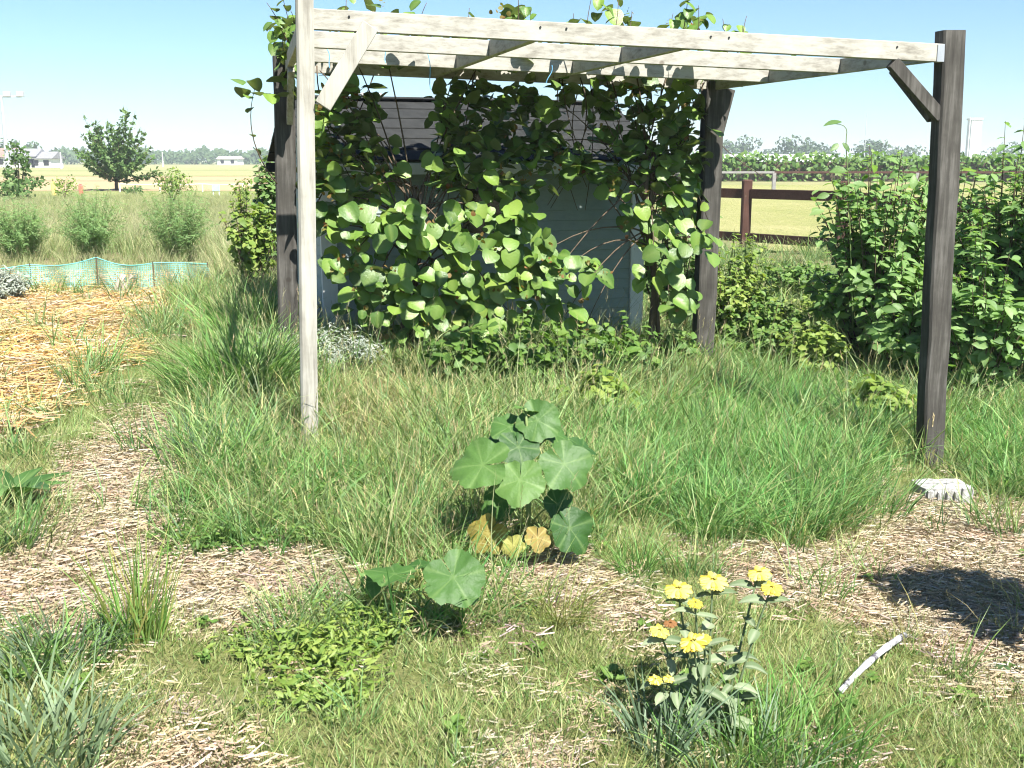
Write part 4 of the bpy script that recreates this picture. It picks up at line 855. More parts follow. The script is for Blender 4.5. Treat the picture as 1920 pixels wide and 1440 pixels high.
# concrete block at the foot of the dark post
bc = gnd(1763, 940) + np.array([0, 0, .055]); bt = thing('concrete_block', bc - [0, 0, .06], 'pale concrete block half sunk at the foot of the dark front post', 'block')
ax3 = (nrm([1, 0.1, 0]), nrm([-0.1, 1, 0]), (0, 0, 1)); hb = 0.062
rb = random.Random(5)
def rough_box(c, sx, sy, sz, name, amt=.004):
    mb = MB(); nx_, ny_, nz_ = 9, 5, 4; idx = {}
    def vid(i, j, k):
        if (i, j, k) not in idx:
            idx[(i, j, k)] = len(mb.v); e = sum(q in (0, m_) for q, m_ in ((i, nx_), (j, ny_), (k, nz_))); sh = .965 if e == 3 else (.985 if e == 2 else 1)
            q = np.array([(i / nx_ - .5) * sx, (j / ny_ - .5) * sy, (k / nz_ - .5) * sz]) * sh + np.array([rb.uniform(-amt, amt) for _ in range(3)])
            mb.v.append(np.array(c) + ax3[0] * q[0] + ax3[1] * q[1] + np.array([0, 0, q[2]]))
        return idx[(i, j, k)]
    for i in range(nx_):
        for j in range(ny_):
            mb.f.append((vid(i, j, nz_), vid(i + 1, j, nz_), vid(i + 1, j + 1, nz_), vid(i, j + 1, nz_)))
        for k in range(nz_):
            mb.f.append((vid(i, 0, k), vid(i + 1, 0, k), vid(i + 1, 0, k + 1), vid(i, 0, k + 1))); mb.f.append((vid(i + 1, ny_, k), vid(i, ny_, k), vid(i, ny_, k + 1), vid(i + 1, ny_, k + 1)))
    for j in range(ny_):
        for k in range(nz_): mb.f.append((vid(0, j + 1, k), vid(0, j, k), vid(0, j, k + 1), vid(0, j + 1, k + 1))); mb.f.append((vid(nx_, j, k), vid(nx_, j + 1, k), vid(nx_, j + 1, k + 1), vid(nx_, j, k + 1)))
    return mb.build(name, M['concrete'], bt)
rough_box(bc - np.array([0, 0, .01]), .285, .19, .12, 'core')
for dx, wd_, hh_ in ((-.115, .03, .105), (-.06, .022, .09), (-.01, .022, .095), (.04, .022, .088), (.10, .06, .125)): rough_box(bc + ax3[0] * dx - ax3[1] * .098 - np.array([0, 0, .012]), wd_, .022, hh_, 'rib', .0025)
# split stump on the straw bed
b = gnd(218, 556); t = thing('split_stump', b, 'grey forked stump standing on the golden straw bed', 'stump')
MB().tube([b - [0, 0, .05], b + [.03, 0, .12], b + [.09, .02, .25]], .05, 8, .035).build('prong', M['stump_wood'], t, True)
MB().tube([b + [.07, .02, -.05], b + [.10, .03, .12], b + [.17, .05, .24]], .04, 8, .03).build('prong', M['stump_wood'], t, True)
# green crop net
nt_ = thing('crop_net', gnd(200, 545), 'low turquoise green crop net stretched behind the straw bed', 'net')
A_ = [gnd(-120, 545), gnd(60, 545), gnd(185, 545), gnd(290, 545), gnd(392, 548)]; hts = [0.30, 0.30, 0.39, 0.32, 0.33]
V = []; NN = 60
topline = []
for i in range(NN + 1):
    s = i / NN * 4; k = min(3, int(s)); f = s - k; p = A_[k] * (1 - f) + A_[k + 1] * f; hgt = hts[k] * (1 - f) + hts[k + 1] * f - 0.05 * math.sin(math.pi * f) * (k != 3)
    for j in range(5):
        q = j / 4; V.append((p[0] - 0.10 * (1 - q) * (i > 56) * -1, p[1] + 0.10 * (1 - q) * math.sin(i * .7), zt(p[0], p[1]) + hgt * q))
    topline.append(np.array(V[-1]))
i = (np.arange(NN)[:, None] * 5 + np.arange(4)[None]).ravel()
link('netting', np_mesh('netting', np.array(V), [np.stack([i, i + 5, i + 6, i + 1], 1)]), M['net'], nt_)
simple('net_cord', (0.12, 0.42, 0.36), (0.2, 0.55, 0.48), 8)
MB().tube(topline, 0.006, 5).build('edge_cord', M['net_cord'], nt_)
for k in range(5): MB().tube([A_[k] - [0, 0, .05], A_[k] + [0, 0, hts[k] + .02]], 0.008, 6).build('stake', M['bark'], nt_)
# black tub and pot near the shed corner
def lathe(prof, c, n=20):
    mb = MB(); c = np.array(c, float)
    for r, z in prof:
        for k in range(n): mb.v.append(c + [r * math.cos(6.2832 * k / n), r * math.sin(6.2832 * k / n), z])
    for i in range(len(prof) - 1):
        for k in range(n): l = (k + 1) % n; mb.f.append((i * n + k, i * n + l, i * n + n + l, i * n + n + k))
    mb.f.append(tuple(reversed(range(n)))); return mb
b = at_y(648, 640, 9.3); b[2] = zt(b[0], b[1]); tag(lathe([(.17, 0), (.21, .30), (.225, .30), (.225, .33), (.20, .33), (.16, .05), (.001, .05)], b).build('tub', M['black_plastic'], None, True), 'black plastic tub at the left corner of the shed', 'tub')
b = at_y(512, 605, 9.0); b[2] = zt(b[0], b[1]); tag(lathe([(.07, 0), (.09, .18), (.1, .18), (.1, .21), (.085, .21), (.06, .03), (.001, .03)], b, 14).build('flower_pot', M['black_plastic'], None, True), 'small black pot at the foot of the grey rear post', 'pot')

# ------------------------------------------------------------------ red-brown paddock fence
fn = thing('paddock_fence', (4.5, 19, 0), 'red brown post and rail paddock fence behind the shrubs', 'fence')
f0 = at_y(1130, 345, 22.5); f1 = at_y(1401, 345, 20.0); f2 = at_y(1582, 345, 18.4); f3 = at_y(1990, 345, 15.5)
for p in (f0, f1, f2, f3): p[2] = zt(p[0], p[1])
for p in (f1, f2, f3): MB().box(p + np.array([0, 0, 0.52]), 0.17, 0.15, 1.5, None, 0.02).build('post', M['red_brown_wood'], fn)
for a, c in ((f0, f1), (f1, f2), (f2, f3)):
    d = nrm(c - a)
    MB().beam(a + d * .09 + [0, 0, 1.02], c - d * .09 + [0, 0, 1.02], 0.06, 0.17).build('rail', M['red_brown_rail'], fn)
    MB().beam(a + d * .09 + [0, 0, 0.24], c - d * .09 + [0, 0, 0.24], 0.06, 0.16).build('rail', M['red_brown_rail'], fn)
# far rail fence
ff = thing('far_fence', (12, 58, 0), 'thin grey and rust rail fence across the far side of the paddock', 'fence')
g0, g1, g2, g3 = [at_y(px, 320, 58) for px in (1200, 1452, 1720, 2050)]
for p in (g0, g1, g2, g3): p[2] = zt(p[0], p[1])
for k, (a, c) in enumerate(((g0, g1), (g1, g2), (g2, g3))): MB().beam(a + [0, 0, 0.97], c + [0, 0, 0.97], 0.10, 0.11).build('rail', M['grey_rail'] if k == 0 else M['red_brown_rail'], ff)
for p in (g0, g1, g2, g3): MB().box(p + np.array([0, 0, .45]), .18, .16, 1.0).build('post', M['grey_rail'], ff)

# ------------------------------------------------------------------ far things
def cloud_leaves(centre, rad, n, size, flat=1.0, shell=0.35):
    """leaf-clump frames through a lumpy crown"""
    out = []; c = np.array(centre, float); lumps = [(c + rng.normal(0, 0.42, 3) * rad, rng.uniform(0.4, 0.7)) for _ in range(9)] + [(c, 0.8)]
    for _ in range(n):
        lc, lr = lumps[rng.integers(len(lumps))]; d = nrm(rng.normal(0, 1, 3)); q = (1 - shell * rng.random() ** 1.5) * lr
        out.append(frame_m(lc + d * np.array(rad) * q, nrm(d + rng.normal(0, .5, 3)), rng.normal(0, 1, 3), size * rng.uniform(.6, 1.3)))
    return out
CLG = leaf_grid(1.0, lambda t: 0.34 * math.sin(math.pi * (0.08 + .86 * t)), 2, 1, 0.2, 0.2)
def tree(name, label, base, h, rw, n, size, mat, trunk=0.3, group=None, rd=None, tw=None):
    b = np.array(base, float); t = thing(name, b, label, 'tree', group)
    tr = MB(); tr.tube([b - [0, 0, .1], b + [0, 0, h * trunk], b + [0.02 * h, 0, h * .7]], tw or h * 0.025, 7, h * 0.008)
    for k in range(6):
        a = rng.uniform(0, 6.28); tr.tube([b + [0, 0, h * trunk * (.8 + .3 * rng.random())], b + [rw * .6 * math.cos(a), rw * .6 * math.sin(a), h * rng.uniform(.5, .85)]], h * .012, 5, h * .004)
    tr.build('trunk', M['bark'], t, True)
    mass('crown', CLG, cloud_leaves(b + [0, 0, h * (0.5 + trunk * .5)], (rw, rd or rw, h * (0.5 - trunk * .45)), n, size), mat, t)
    return t
# young vase-shaped tree in the mown verge
b = gnd(219, 358); yt = thing('young_tree', b, 'young tree with spreading brush like crown standing in the mown verge', 'tree'); tr = MB(); LM = []
hT = 4.1
tr.tube([b - [0, 0, .1], b + [0, 0, .35], b + [.03, 0, .75]], .10, 8, .075)
for k in range(64):
    a = rng.uniform(0, 6.283); el = math.radians(rng.uniform(18, 88)) if k > 12 else math.radians(rng.uniform(5, 30)); ln = rng.uniform(2.3, 4.0) * (0.72 + .28 * math.sin(el))
    d = np.array([math.cos(a) * math.cos(el), math.sin(a) * math.cos(el), math.sin(el)]); s = b + [.03, 0, rng.uniform(.4, .9)]; e = s + d * ln * np.array([.78, .78, 1])
    P_ = bez(s, (s + e) / 2 + d * [.3, .3, -.1], e + [0, 0, .15], 12); tr.tube(P_, .028, 5, .006)
    for q in range(85):
        f = .16 + .84 * rng.random(); p = P_[int(f * 11)] * 1.0 + rng.normal(0, .045, 3); LM.append(frame_m(p, rng.normal(0, 1, 3) + [0, 0, .8], nrm(d + rng.normal(0, .6, 3)), rng.uniform(.12, .24)))
tr.build('trunk', M['bark'], yt, True); mass('crown', CLG, LM, 'tree_leaf', yt)
def bushy(name, label, px, py, y, rw, h, n, size, mat):
    b = at_y(px, py, y); b[2] = zt(b[0], b[1]); return tree(name, label, b, h, rw, n, size, mat, .12, None, None, .03)
bushy('sapling', 'dark leafy sapling at the left edge of the meadow', 38, 370, 42, .55, 2.1, 420, .16, 'tree_leaf')
bushy('meadow_shrub', 'dark scrubby bush low at the left edge behind the meadow', 20, 380, 40, 1.0, 1.0, 420, .15, 'tree_leaf')
bushy('meadow_shrub', 'small yellow green bush between the yellow and red posts', 122, 375, 44, .4, .95, 260, .10, 'light_leaf')
bushy('meadow_shrub', 'yellow green bush right of the young tree', 323, 380, 38, .62, 1.35, 460, .10, 'light_leaf')
bushy('meadow_shrub', 'small dark bush at the foot of the young tree', 252, 372, 50, .55, .5, 160, .12, 'tree_leaf')
bushy('meadow_shrub', 'pale thin bush at the meadow edge left of the rear post', 460, 375, 30, .5, 1.05, 260, .09, 'light_leaf')
def block(name, label, cat, px, y, wpx, htop, mat, base=0):
    b = at_y(px, 360, y); b[2] = zt(b[0], b[1]); return b
# coloured markers and rope on the verge
for px, y, hgt, m, lab in ((101, 50, .62, 'yellow_plastic', 'yellow marker post beside the far verge'), (152, 50, .50, 'red_plastic', 'red marker post beside the far verge')):
    b = at_y(px, 360, y); b[2] = 0; t = thing('marker_post', b, lab, 'post')
    MB().box(b + [0, 0, hgt / 2], .18, .12, hgt, None, .03).build('panel', M[m], t); MB().box(b + [0, 0, hgt + .02], .12, .09, .06, None, .02).build('cap', M[m], t)
b = at_y(405, 360, 50); b[2] = 0; t = thing('blue_sign', b, 'small pale blue sign on two legs at the verge', 'sign')
MB().box(b + [0, 0, .38], .34, .04, .3, None, .01).build('panel', M['blue_plastic'], t)
for d in (-.13, .13): MB().box(b + [d, .04, .2], .04, .04, .42).build('leg', M['white_paint'], t)
rp = thing('rope_barrier', (-14, 56, 0), 'thin white rope line along the edge of the verge', 'rope'); prev = None
for px in (225, 300, 380, 455, 530):
    b = at_y(px, 358, 56); b[2] = 0; MB().tube([b, b + [0, 0, .45]], .025, 6).build('stake', M['white_paint'], rp)
    if prev is not None: MB().tube(bez(prev + [0, 0, .42], (prev + b) / 2 + [0, 0, .36], b + [0, 0, .42], 6), .014, 5).build('rope', M['white_paint'], rp)
    prev = b
# floodlight mast, poles, tower
def mast(label, px, y, top_py, r, name='mast', lamps=False, mat='grey_metal'):
    b = at_y(px, 300, y); b[2] = 0; tz = at_y(px, top_py, y)[2]; t = thing(name, b, label, 'mast'); MB().tube([b, [b[0], b[1], tz]], r, 8, r * .55).build('pole', M[mat], t)
    if lamps:
        w_ = r * 9; MB().beam([b[0] - w_, b[1], tz], [b[0] + w_, b[1], tz], r * .8, r * .8).build('crossarm', M[mat], t)
        for q in (-1, -.35, .35, 1): MB().box([b[0] + q * w_, b[1] - r, tz + r], r * 3, r * 2, r * 2.2).build('lamp', M[mat], t)
mast('tall floodlight mast at the far left against the sky', 13, 190, 181, .38, 'floodlight_mast', True)
mast('thin antenna pole over the hedge right of the vine', 1620, 240, 212, .12)
mast('thin white pole just right of the dark front post', 1813, 200, 220, .12, mat='white_paint')
mast('white pole in front of the far wood left', 114, 200, 285, .14, mat='white_paint'); mast('white goal like pole before the far wood', 305, 260, 285, .14, mat='white_paint')
b = at_y(1822, 300, 320); b[2] = 0; t = thing('white_tower', b, 'pale square tower on the horizon right of the dark front post', 'tower')
MB().box(b + [0, 0, 6.4], 3.0, 3.0, 12.8).build('shaft', M['render_white'], t); MB().box(b + [0, 0, 13.0], 3.4, 3.4, .5).build('cap', M['render_white'], t)
def house(label, px, y, w_, d_, hw, hr, roof, cat='house'):
    b = at_y(px, 300, y); b[2] = 0; t = thing('house', b, label, cat)
    MB().box(b + [0, 0, hw / 2], w_, d_, hw).build('wall', M['render_white'], t)
    e = w_ / 2 + .4; f = d_ / 2 + .5; mb = MB(); q = [(-e, -f, hw), (e, -f, hw), (e, f, hw), (-e, f, hw), (-e, 0, hw + hr), (e, 0, hw + hr)]
    mb.v += [b + np.array(x) for x in q]; mb.f += [(0, 1, 5, 4), (2, 3, 4, 5), (0, 4, 3), (1, 2, 5), (3, 2, 1, 0)]; mb.build('roof', M[roof], t)
    nw = max(2, int(w_ / 3.5))
    for k in range(nw): MB().box(b + [-w_ / 2 + w_ * (k + .5) / nw, -d_ / 2 - .02, hw * .55], 1.1, .1, 1.1).build('window', M['window_dark'], t)
house('pale house with dull red tiled roof at the far left edge', 2, 240, 7, 8, 2.2, 1.9, 'roof_red')
house('small white house half hidden by the sapling', 52, 230, 5.5, 6, 2.3, 1.6, 'roof_grey')
house('white house with grey roof left of the far wood', 88, 230, 4.2, 6, 1.9, 1.4, 'roof_grey')
house('long white barn in front of the far wood', 432, 360, 6.5, 8, 1.9, .9, 'roof_pale', 'barn')
# hedge and polytunnel on the right
hd = thing('hedge', at_y(1620, 320, 86) * [1, 1, 0], 'clipped green hedge closing the paddock', 'hedge')
a = at_y(1150, 320, 86); c = at_y(2300, 320, 82); LM = []
for _ in range(5200):
    f = rng.random(); p = L(a, c, f); p[2] = 0; zz = rng.beta(1.4, 1) * 1.95; p = p + [0, rng.uniform(-1.0, 0.6), zz + .1 * math.sin(f * 60) + .06 * math.sin(f * 190)]
    LM.append(frame_m(p, np.array([0, -1, .7]) + rng.normal(0, .6, 3), rng.normal(0, 1, 3), rng.uniform(.2, .5)))
mass('foliage', CLG, LM, 'weed_leaf', hd); MB().beam(a * [1, 1, 0] + [0, .3, .75], c * [1, 1, 0] + [0, .3, .75], 1.2, 1.4).build('stems', M['bark'], hd)
b0 = at_y(1330, 300, 150); b1 = at_y(1560, 300, 150); pt = thing('polytunnel', (b0 + b1) / 2 * [1, 1, 0], 'long white polytunnel behind the hedge', 'polytunnel')
mb = MB(); n = 14; m = 12
for i in range(n + 1):
    p = L(b0, b1, i / n)
    for k in range(m + 1): q = math.pi * k / m; mb.v.append(np.array([p[0], p[1] - 3.2 * math.cos(q), 2.35 * math.sin(q) ** .8 + .02 * (i % 2)]))
for i in range(n):
    for k in range(m): j = i * (m + 1) + k; mb.f.append((j, j + 1, j + m + 2, j + m + 1))
mb.f.append(tuple(range(m + 1))); mb.f.append(tuple(n * (m + 1) + k for k in range(m, -1, -1))); mb.build('cover', M['polythene'], pt)
for i in range(0, n + 1, 2):
    p = L(b0, b1, i / n); MB().tube([[p[0], p[1] - 3.25 * math.cos(math.pi * k / m), 2.39 * math.sin(math.pi * k / m) ** .8] for k in range(m + 1)], .05, 5).build('hoop', M['grey_metal'], pt)
for (px, y, top, wpx, lab) in ((1362, 360, 259, 44, 'round tree at the left end of the right hand tree line'), (1398, 370, 264, 36, 'smaller round tree second in the right hand tree line'), (1448, 400, 277, 60, 'low far tree in the gap of the right hand tree line'), (1482, 350, 260, 46, 'tallest pointed tree in the right hand tree line'), (1512, 360, 263, 40, 'rounded tree right of the tallest one in the tree line'),
                               (1550, 380, 277, 44, 'low tree behind the nodding weed tip'), (1632, 330, 263, 66, 'broad round tree behind the antenna pole'), (1700, 380, 272, 70, 'far tree just left of the dark front post'), (1890, 380, 274, 90, 'far tree behind the shrub at the right edge')):
    b = at_y(px, 300, y); b[2] = 0; tree('far_tree', lab, b, at_y(px, top, y)[2], wpx / 2 / F * y * 1.15, 520, .95, 'far_leaf', .12, 'far tree line on the right')
for (px, y, top, wpx, lab) in ((10, 260, 266, 10, 'slim dark tree behind the floodlight mast'), (29, 270, 265, 12, 'slim columnar tree right of the floodlight mast'), (52, 280, 267, 34, 'dark pointed tree above the far houses'), (70, 290, 278, 26, 'dark tree stepping down right of the pointed one'), (98, 300, 284, 34, 'low dark tree above the white house'), (-8, 290, 280, 30, 'tree cut by the left edge')):
    b = at_y(px, 300, y); b[2] = 0; tree('far_tree', lab, b, at_y(px, top, y)[2], wpx / 2 / F * y * 1.1, 420, .8, 'far_leaf', .12, 'far trees on the left')
LM = []
for _ in range(9000):
    px = rng.uniform(110, 620) if rng.random() < .6 else rng.uniform(1150, 2000); y = rng.uniform(400, 450); p = at_y(px, 300, y); hh = 2.0 + 1.9 * (0.5 + .5 * math.sin(px * .05 + 1)) * (.6 + .4 * math.sin(px * .17)) + (2.2 if px < 700 else -.3)
    p[2] = rng.beta(1.5, 1) * hh; LM.append(frame_m(p, np.array([0, -1, .8]) + rng.normal(0, .6, 3), rng.normal(0, 1, 3), rng.uniform(.8, 1.8)))
wd_ = mass('far_wood', CLG, LM, 'far_leaf'); tag(wd_, 'low dark wood along the horizon', 'wood', kind='stuff')

# ------------------------------------------------------------------ bush outside the right edge whose shadow lies on the straw
p = np.array([2.62, 3.52, float(zt(2.62, 3.52))]); t = thing('standard_bush', p, 'leafy standard bush just outside the right edge that shades the straw', 'shrub')
MB().tube([p - [0, 0, .05], p + [.01, 0, .6], p + [0, 0, 1.35]], .022, 8, .014).build('trunk', M['bark'], t, True)
mass('crown', DL, cloud_leaves(p + [0, 0, 1.5], (.38, .36, .36), 1250, 1.1), 'shrub_leaf', t)

# ------------------------------------------------------------------ grass, weeds and straw by zone
def inpoly(px, py, poly):
    ins = np.zeros(len(px), bool); n = len(poly); j = n - 1
    for i in range(n):
        xi, yi = poly[i]; xj, yj = poly[j]
        c = ((yi > py) != (yj > py)) & (px < (xj - xi) * (py - yi) / (yj - yi + 1e-9) + xi); ins ^= c; j = i
    return ins
TALL, LAWN, LUSH, DRY, STRAW, GOLD, WEED, MEAD, BARE = range(9)
ZP = [(MEAD, [(-900, 300), (560, 300), (560, 575), (420, 560), (340, 545), (-900, 560)]),
      (LAWN, [(-400, 1200), (250, 1215), (420, 1200), (560, 1290), (760, 1200), (900, 1180), (1160, 1140), (1300, 1095), (1480, 1130), (1700, 1190), (1820, 1310), (2400, 1480), (2600, 1900), (-900, 1900)]),
      (LAWN, [(-300, 830), (0, 825), (140, 730), (240, 690), (330, 620), (420, 580), (400, 680), (330, 780), (160, 850), (60, 960), (-300, 1030)]),
      (LAWN, [(1130, 980), (1330, 1000), (1330, 1110), (1180, 1140)]),
      (LUSH, [(1120, 800), (1330, 720), (1720, 760), (1720, 960), (1380, 1030), (1180, 980)]),
      (LUSH, [(1340, 600), (2300, 600), (2300, 760), (1340, 730)]), (LUSH, [(1790, 700), (2200, 700), (2200, 950), (1790, 930)]),
      (DRY, [(600, 710), (900, 700), (930, 800), (700, 850), (600, 850)]), (TALL, [(800, 680), (1250, 680), (1260, 800), (820, 800)]), (DRY, [(1200, 690), (1330, 700), (1330, 760), (1180, 770)]),
      (GOLD, [(-300, 566), (330, 562), (345, 600), (250, 655), (235, 705), (150, 690), (110, 760), (0, 822), (-300, 830)]),
      (STRAW, [(-200, 1160), (-200, 1090), (0, 1060), (80, 980), (90, 920), (160, 850), (240, 790), (335, 765), (350, 850), (310, 960), (335, 1060), (470, 1045), (620, 1060), (690, 1085), (590, 1150), (470, 1195), (340, 1150), (200, 1180)]),
      (STRAW, [(1330, 1030), (1500, 1040), (1700, 965), (1730, 935), (1900, 945), (2100, 1000), (2100, 1330), (1830, 1305), (1720, 1195), (1500, 1135), (1390, 1115)]),
      (STRAW, [(930, 1045), (1140, 1050), (1170, 1160), (1090, 1170), (1010, 1120), (920, 1110)]), (STRAW, [(920, 1400), (1060, 1375), (1080, 1600), (900, 1600)]),
      (STRAW, [(230, 1405), (470, 1385), (490, 1600), (210, 1600)]), (STRAW, [(290, 1320), (370, 1320), (370, 1355), (300, 1350)]),
      (LAWN, [(1650, 830), (1830, 830), (1850, 950), (1650, 955)]), (STRAW, [(1640, 985), (1700, 935), (1830, 930), (1900, 960), (1800, 1000)]),
      (BARE, [(60, 515), (330, 520), (345, 562), (-200, 566), (-200, 540)])]
def zone(P_, jit=16):
    px, py = proj(P_); n = len(px)
    px = px + rng.normal(0, jit, n) * np.clip(5 / P_[:, 1], .4, 1.6); py = py + rng.normal(0, jit * .45, n) * np.clip(4 / P_[:, 1], .3, 1.6)
    z = np.full(n, TALL)
    for k, poly in ZP: z[inpoly(px, py, poly)] = k
    return z, px, py
def candidates(dens, y0, y1, margin=0.5):
    A = []
    yy = y0
    while yy < y1:
        st = max(.3, yy * .06); hw = 0.4683 * yy * 1.04 + margin; n = rng.poisson(2 * hw * st * dens)
        A.append(np.stack([rng.uniform(-hw, hw, n), rng.uniform(yy, min(y1, yy + st), n)], 1)); yy += st
    A = np.concatenate(A); return np.concatenate([A, zt(A[:, 0], A[:, 1])[:, None]], 1)

LW = [(0.15, 0.28, 0.08), (0.23, 0.33, 0.11), (0.34, 0.37, 0.16), (0.10, 0.23, 0.06), (0.45, 0.43, 0.25), (0.18, 0.30, 0.09)]
TG = [(0.06, 0.175, 0.045), (0.095, 0.235, 0.06), (0.14, 0.285, 0.085), (0.22, 0.33, 0.125), (0.12, 0.25, 0.12), (0.33, 0.36, 0.17)]
DRYC = [(0.27, 0.29, 0.11), (0.35, 0.34, 0.15), (0.20, 0.26, 0.08), (0.43, 0.38, 0.20)]
MEC = [(0.14, 0.25, 0.08), (0.21, 0.31, 0.11), (0.32, 0.34, 0.16), (0.13, 0.22, 0.06), (0.40, 0.39, 0.22)]
STC = [(0.44, 0.34, 0.22), (0.48, 0.38, 0.26), (0.40, 0.30, 0.19), (0.51, 0.42, 0.31), (0.33, 0.25, 0.16), (0.43, 0.37, 0.31), (0.38, 0.28, 0.18)]
GOC = [(0.58, 0.35, 0.11), (0.62, 0.42, 0.17), (0.52, 0.30, 0.10), (0.66, 0.53, 0.31), (0.46, 0.34, 0.20), (0.56, 0.48, 0.36)]
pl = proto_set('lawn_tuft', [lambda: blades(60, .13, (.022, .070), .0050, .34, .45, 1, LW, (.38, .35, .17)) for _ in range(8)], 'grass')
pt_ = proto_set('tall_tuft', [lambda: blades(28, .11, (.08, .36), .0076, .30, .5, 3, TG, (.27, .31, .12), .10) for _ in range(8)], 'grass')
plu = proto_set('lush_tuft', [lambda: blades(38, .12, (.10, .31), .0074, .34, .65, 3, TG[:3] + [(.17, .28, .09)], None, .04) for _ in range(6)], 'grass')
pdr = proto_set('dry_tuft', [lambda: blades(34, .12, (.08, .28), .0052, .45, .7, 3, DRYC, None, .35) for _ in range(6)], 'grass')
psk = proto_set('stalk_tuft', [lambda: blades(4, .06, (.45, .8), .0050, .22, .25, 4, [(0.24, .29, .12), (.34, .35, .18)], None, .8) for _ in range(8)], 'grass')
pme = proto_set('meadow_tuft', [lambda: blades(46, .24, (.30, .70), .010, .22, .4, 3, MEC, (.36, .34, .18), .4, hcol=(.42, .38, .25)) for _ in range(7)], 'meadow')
pst = proto_set('straw_wisp', [lambda: straws(125, .14, (.012, .060), .0023, STC, .014) for _ in range(8)], 'straw')
pgo = proto_set('gold_straw_wisp', [lambda: straws(70, .18, (.07, .24), .0068, GOC, .05) for _ in range(6)], 'gold_straw')
def weedlet():
    LM = []
    for k in range(16):
        a = rng.uniform(0, 6.28); e = rng.uniform(.1, .9); d = np.array([math.cos(a), math.sin(a), e]); p = np.array([rng.normal(0, .02), rng.normal(0, .02), rng.uniform(0, .05)])
        LM.append(frame_m(p, np.array([-math.cos(a) * e, -math.sin(a) * e, 1]), d, rng.uniform(.35, .9)))
    A = np.array(LM); W = (np.einsum('kij,nj->kni', A[:, :3, :3], BG[0]) + A[:, None, :3, 3]).reshape(-1, 3)
    return W, [(BG[1][None] + (np.arange(16) * len(BG[0]))[:, None, None]).reshape(-1, 4)], np.repeat(rng.random(16), len(BG[0]))
pwe = proto_set('weedlet', [weedlet for _ in range(6)], 'weed_leaf')

gP = np.stack([X, Y, Z], -1).reshape(-1, 3); nearg = (gP[:, 1] > 1.2) & (gP[:, 1] < 16) & (np.abs(gP[:, 0]) < 9)
zz_ = np.full(len(gP), -1); zz_[nearg] = zone(gP[nearg], 8)[0]
for nm_, ks_ in (('straw', (STRAW,)), ('gold', (GOLD,)), ('green', (LAWN, TALL, LUSH))):
    at_ = gme.attributes.new(nm_, 'FLOAT', 'POINT'); at_.data.foreach_set('value', np.isin(zz_, ks_).astype(np.float32))
def pick(C, keep): return C[rng.random(len(C)) < keep]
C = candidates(200, 2.2, 9.0); z, px, py = zone(C)
keep = np.select([z == LAWN, z == STRAW, z == GOLD, z == BARE], [1.0, 0.10, 0.06, .12], 0.35)
thin = 0.5 + 0.5 * np.sin(C[:, 0] * 3.1 + 1.1 * np.sin(C[:, 1] * 2.3)) * np.sin(C[:, 1] * 3.7 + .8)      # worn places
P_ = C[rng.random(len(C)) < keep * (0.62 + .38 * thin)]
scatter('lawn_grass', 'short dry yellow green lawn grass', 'grass', pl, P_, rng.uniform(.7, 1.35, len(P_)))
C = candidates(120, 2.3, 12.5); z, px, py = zone(C); keep = np.select([z == TALL, z == LAWN, z == STRAW, z == GOLD, z == LUSH, z == DRY, z == BARE, z == MEAD], [.72, .04, .03, .012, .3, .35, .05, .3], .3)
keep = keep * np.clip(0.55 + 0.6 * np.sin(C[:, 0] * 2.7 + 2) * np.sin(C[:, 1] * 2.2 + .5) + .3, .15, 1)
P_ = pick(C, keep); sc = rng.uniform(.5, 1.35, len(P_)) * np.clip(P_[:, 1] / 5.6, .6, 1.2)
scatter('tall_grass', 'tall green unmown grass around the pergola', 'grass', pt_, P_, sc)
C = candidates(88, 3.5, 11); z, px, py = zone(C); P_ = pick(C, np.select([z == LUSH, z == TALL], [1.0, .15], 0)); scatter('lush_grass', 'lush arching grass in front of the dark right post', 'grass', plu, P_, rng.uniform(.7, 1.25, len(P_)))
C = candidates(110, 3.5, 10.5); z, px, py = zone(C); P_ = pick(C, np.select([z == DRY, z == TALL, z == MEAD, z == BARE], [1.0, .2, .4, .2], .01)); scatter('dry_grass', 'dry yellowed seeding grass right of the pale post', 'grass', pdr, P_, rng.uniform(.7, 1.3, len(P_)))
C = candidates(30, 3.6, 12); z, px, py = zone(C); P_ = pick(C, np.select([z == TALL, z == LUSH, z == DRY, z == MEAD], [.45, .2, .5, .6], 0)); scatter('grass_stalks', 'tall seeding grass stalks rising above the rest', 'grass', psk, P_, rng.uniform(.5, 1.05, len(P_)), .2)
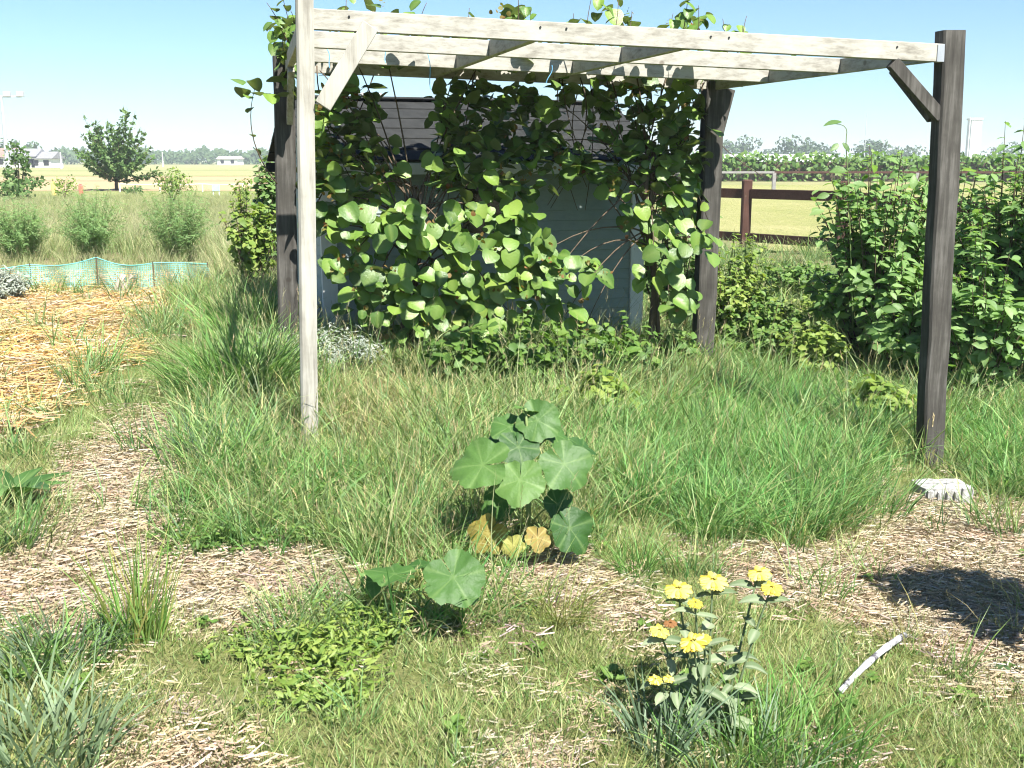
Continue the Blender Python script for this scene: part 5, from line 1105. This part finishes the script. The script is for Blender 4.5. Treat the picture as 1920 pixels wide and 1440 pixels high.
C = candidates(48, 2.4, 10); z, px, py = zone(C); P_ = pick(C, np.select([z == LAWN, z == TALL, z == STRAW, z == LUSH], [.14, 1.0, .06, .5], .1)); scatter('broadleaf_weeds', 'small broad leaved weeds mixed into the grass', 'weeds', pwe, P_, rng.uniform(.35, .8, len(P_)), .25)
C = candidates(200, 2.2, 8.5); z, px, py = zone(C, 12); P_ = pick(C, np.select([z == STRAW, z == LAWN, z == TALL], [1.0, .035, .02], .02)); P_[:, 2] += rng.uniform(0, .02, len(P_)); scatter('straw_mulch', 'tan straw mulch strewn over paths and beds', 'straw', pst, P_, rng.uniform(.7, 1.25, len(P_)), .1)
C = candidates(75, 5.5, 15); z, px, py = zone(C, 12); P_ = pick(C, np.select([z == GOLD, z == BARE], [1.0, .35], 0)); P_[:, 2] += rng.uniform(0, .03, len(P_)); scatter('golden_straw', 'golden orange straw covering the left vegetable bed', 'straw', pgo, P_, rng.uniform(.8, 1.3, len(P_)), .12)
# meadow beyond the beds, left, and rough grass beyond, right
A = candidates(7, 9.5, 46, 1.5); z, px, py = zone(A, 6); k_ = (px < 600) & ((z == MEAD) | (A[:, 1] > 14)) & (A[:, 1] > 9.5); P_ = A[k_]; P_ = P_[rng.random(len(P_)) < np.clip(26 / P_[:, 1], .5, 1)]
low = 1 - .45 * smooth(440, 400, proj(P_)[0]) * smooth(19, 17, P_[:, 1])
scatter('meadow_grass', 'tall seeding meadow grass on the left behind the beds', 'grass', pme, P_, rng.uniform(.6, 1.1, len(P_)) * low * (1 - .35 * smooth(17, 30, P_[:, 1])), .1, realise=False)
A = candidates(12, 10.0, 20.5, 1.0); px, py = proj(A); P_ = A[(px > 1200) & (py > 475)]; scatter('rough_grass', 'rough green grass along the foot of the red brown fence', 'grass', pt_, P_, rng.uniform(.9, 1.7, len(P_)), .1)

# ------------------------------------------------------------------ summer haze
hz = MB().box((0, 1880, 7.2), 6200, 4500, 18.4, None, 0.01).build('haze', None); m, n, out = new_mat('haze_air')
pv = N(n, 'ShaderNodeVolumePrincipled'); pv.inputs['Color'].default_value = (0.86, 0.93, 1, 1); pv.inputs['Density'].default_value = HAZE; n.links.new(pv.outputs[0], out.inputs['Volume'])
hz.data.materials.append(m); tag(hz, 'thin pale summer haze over the fields', 'haze', kind='stuff')
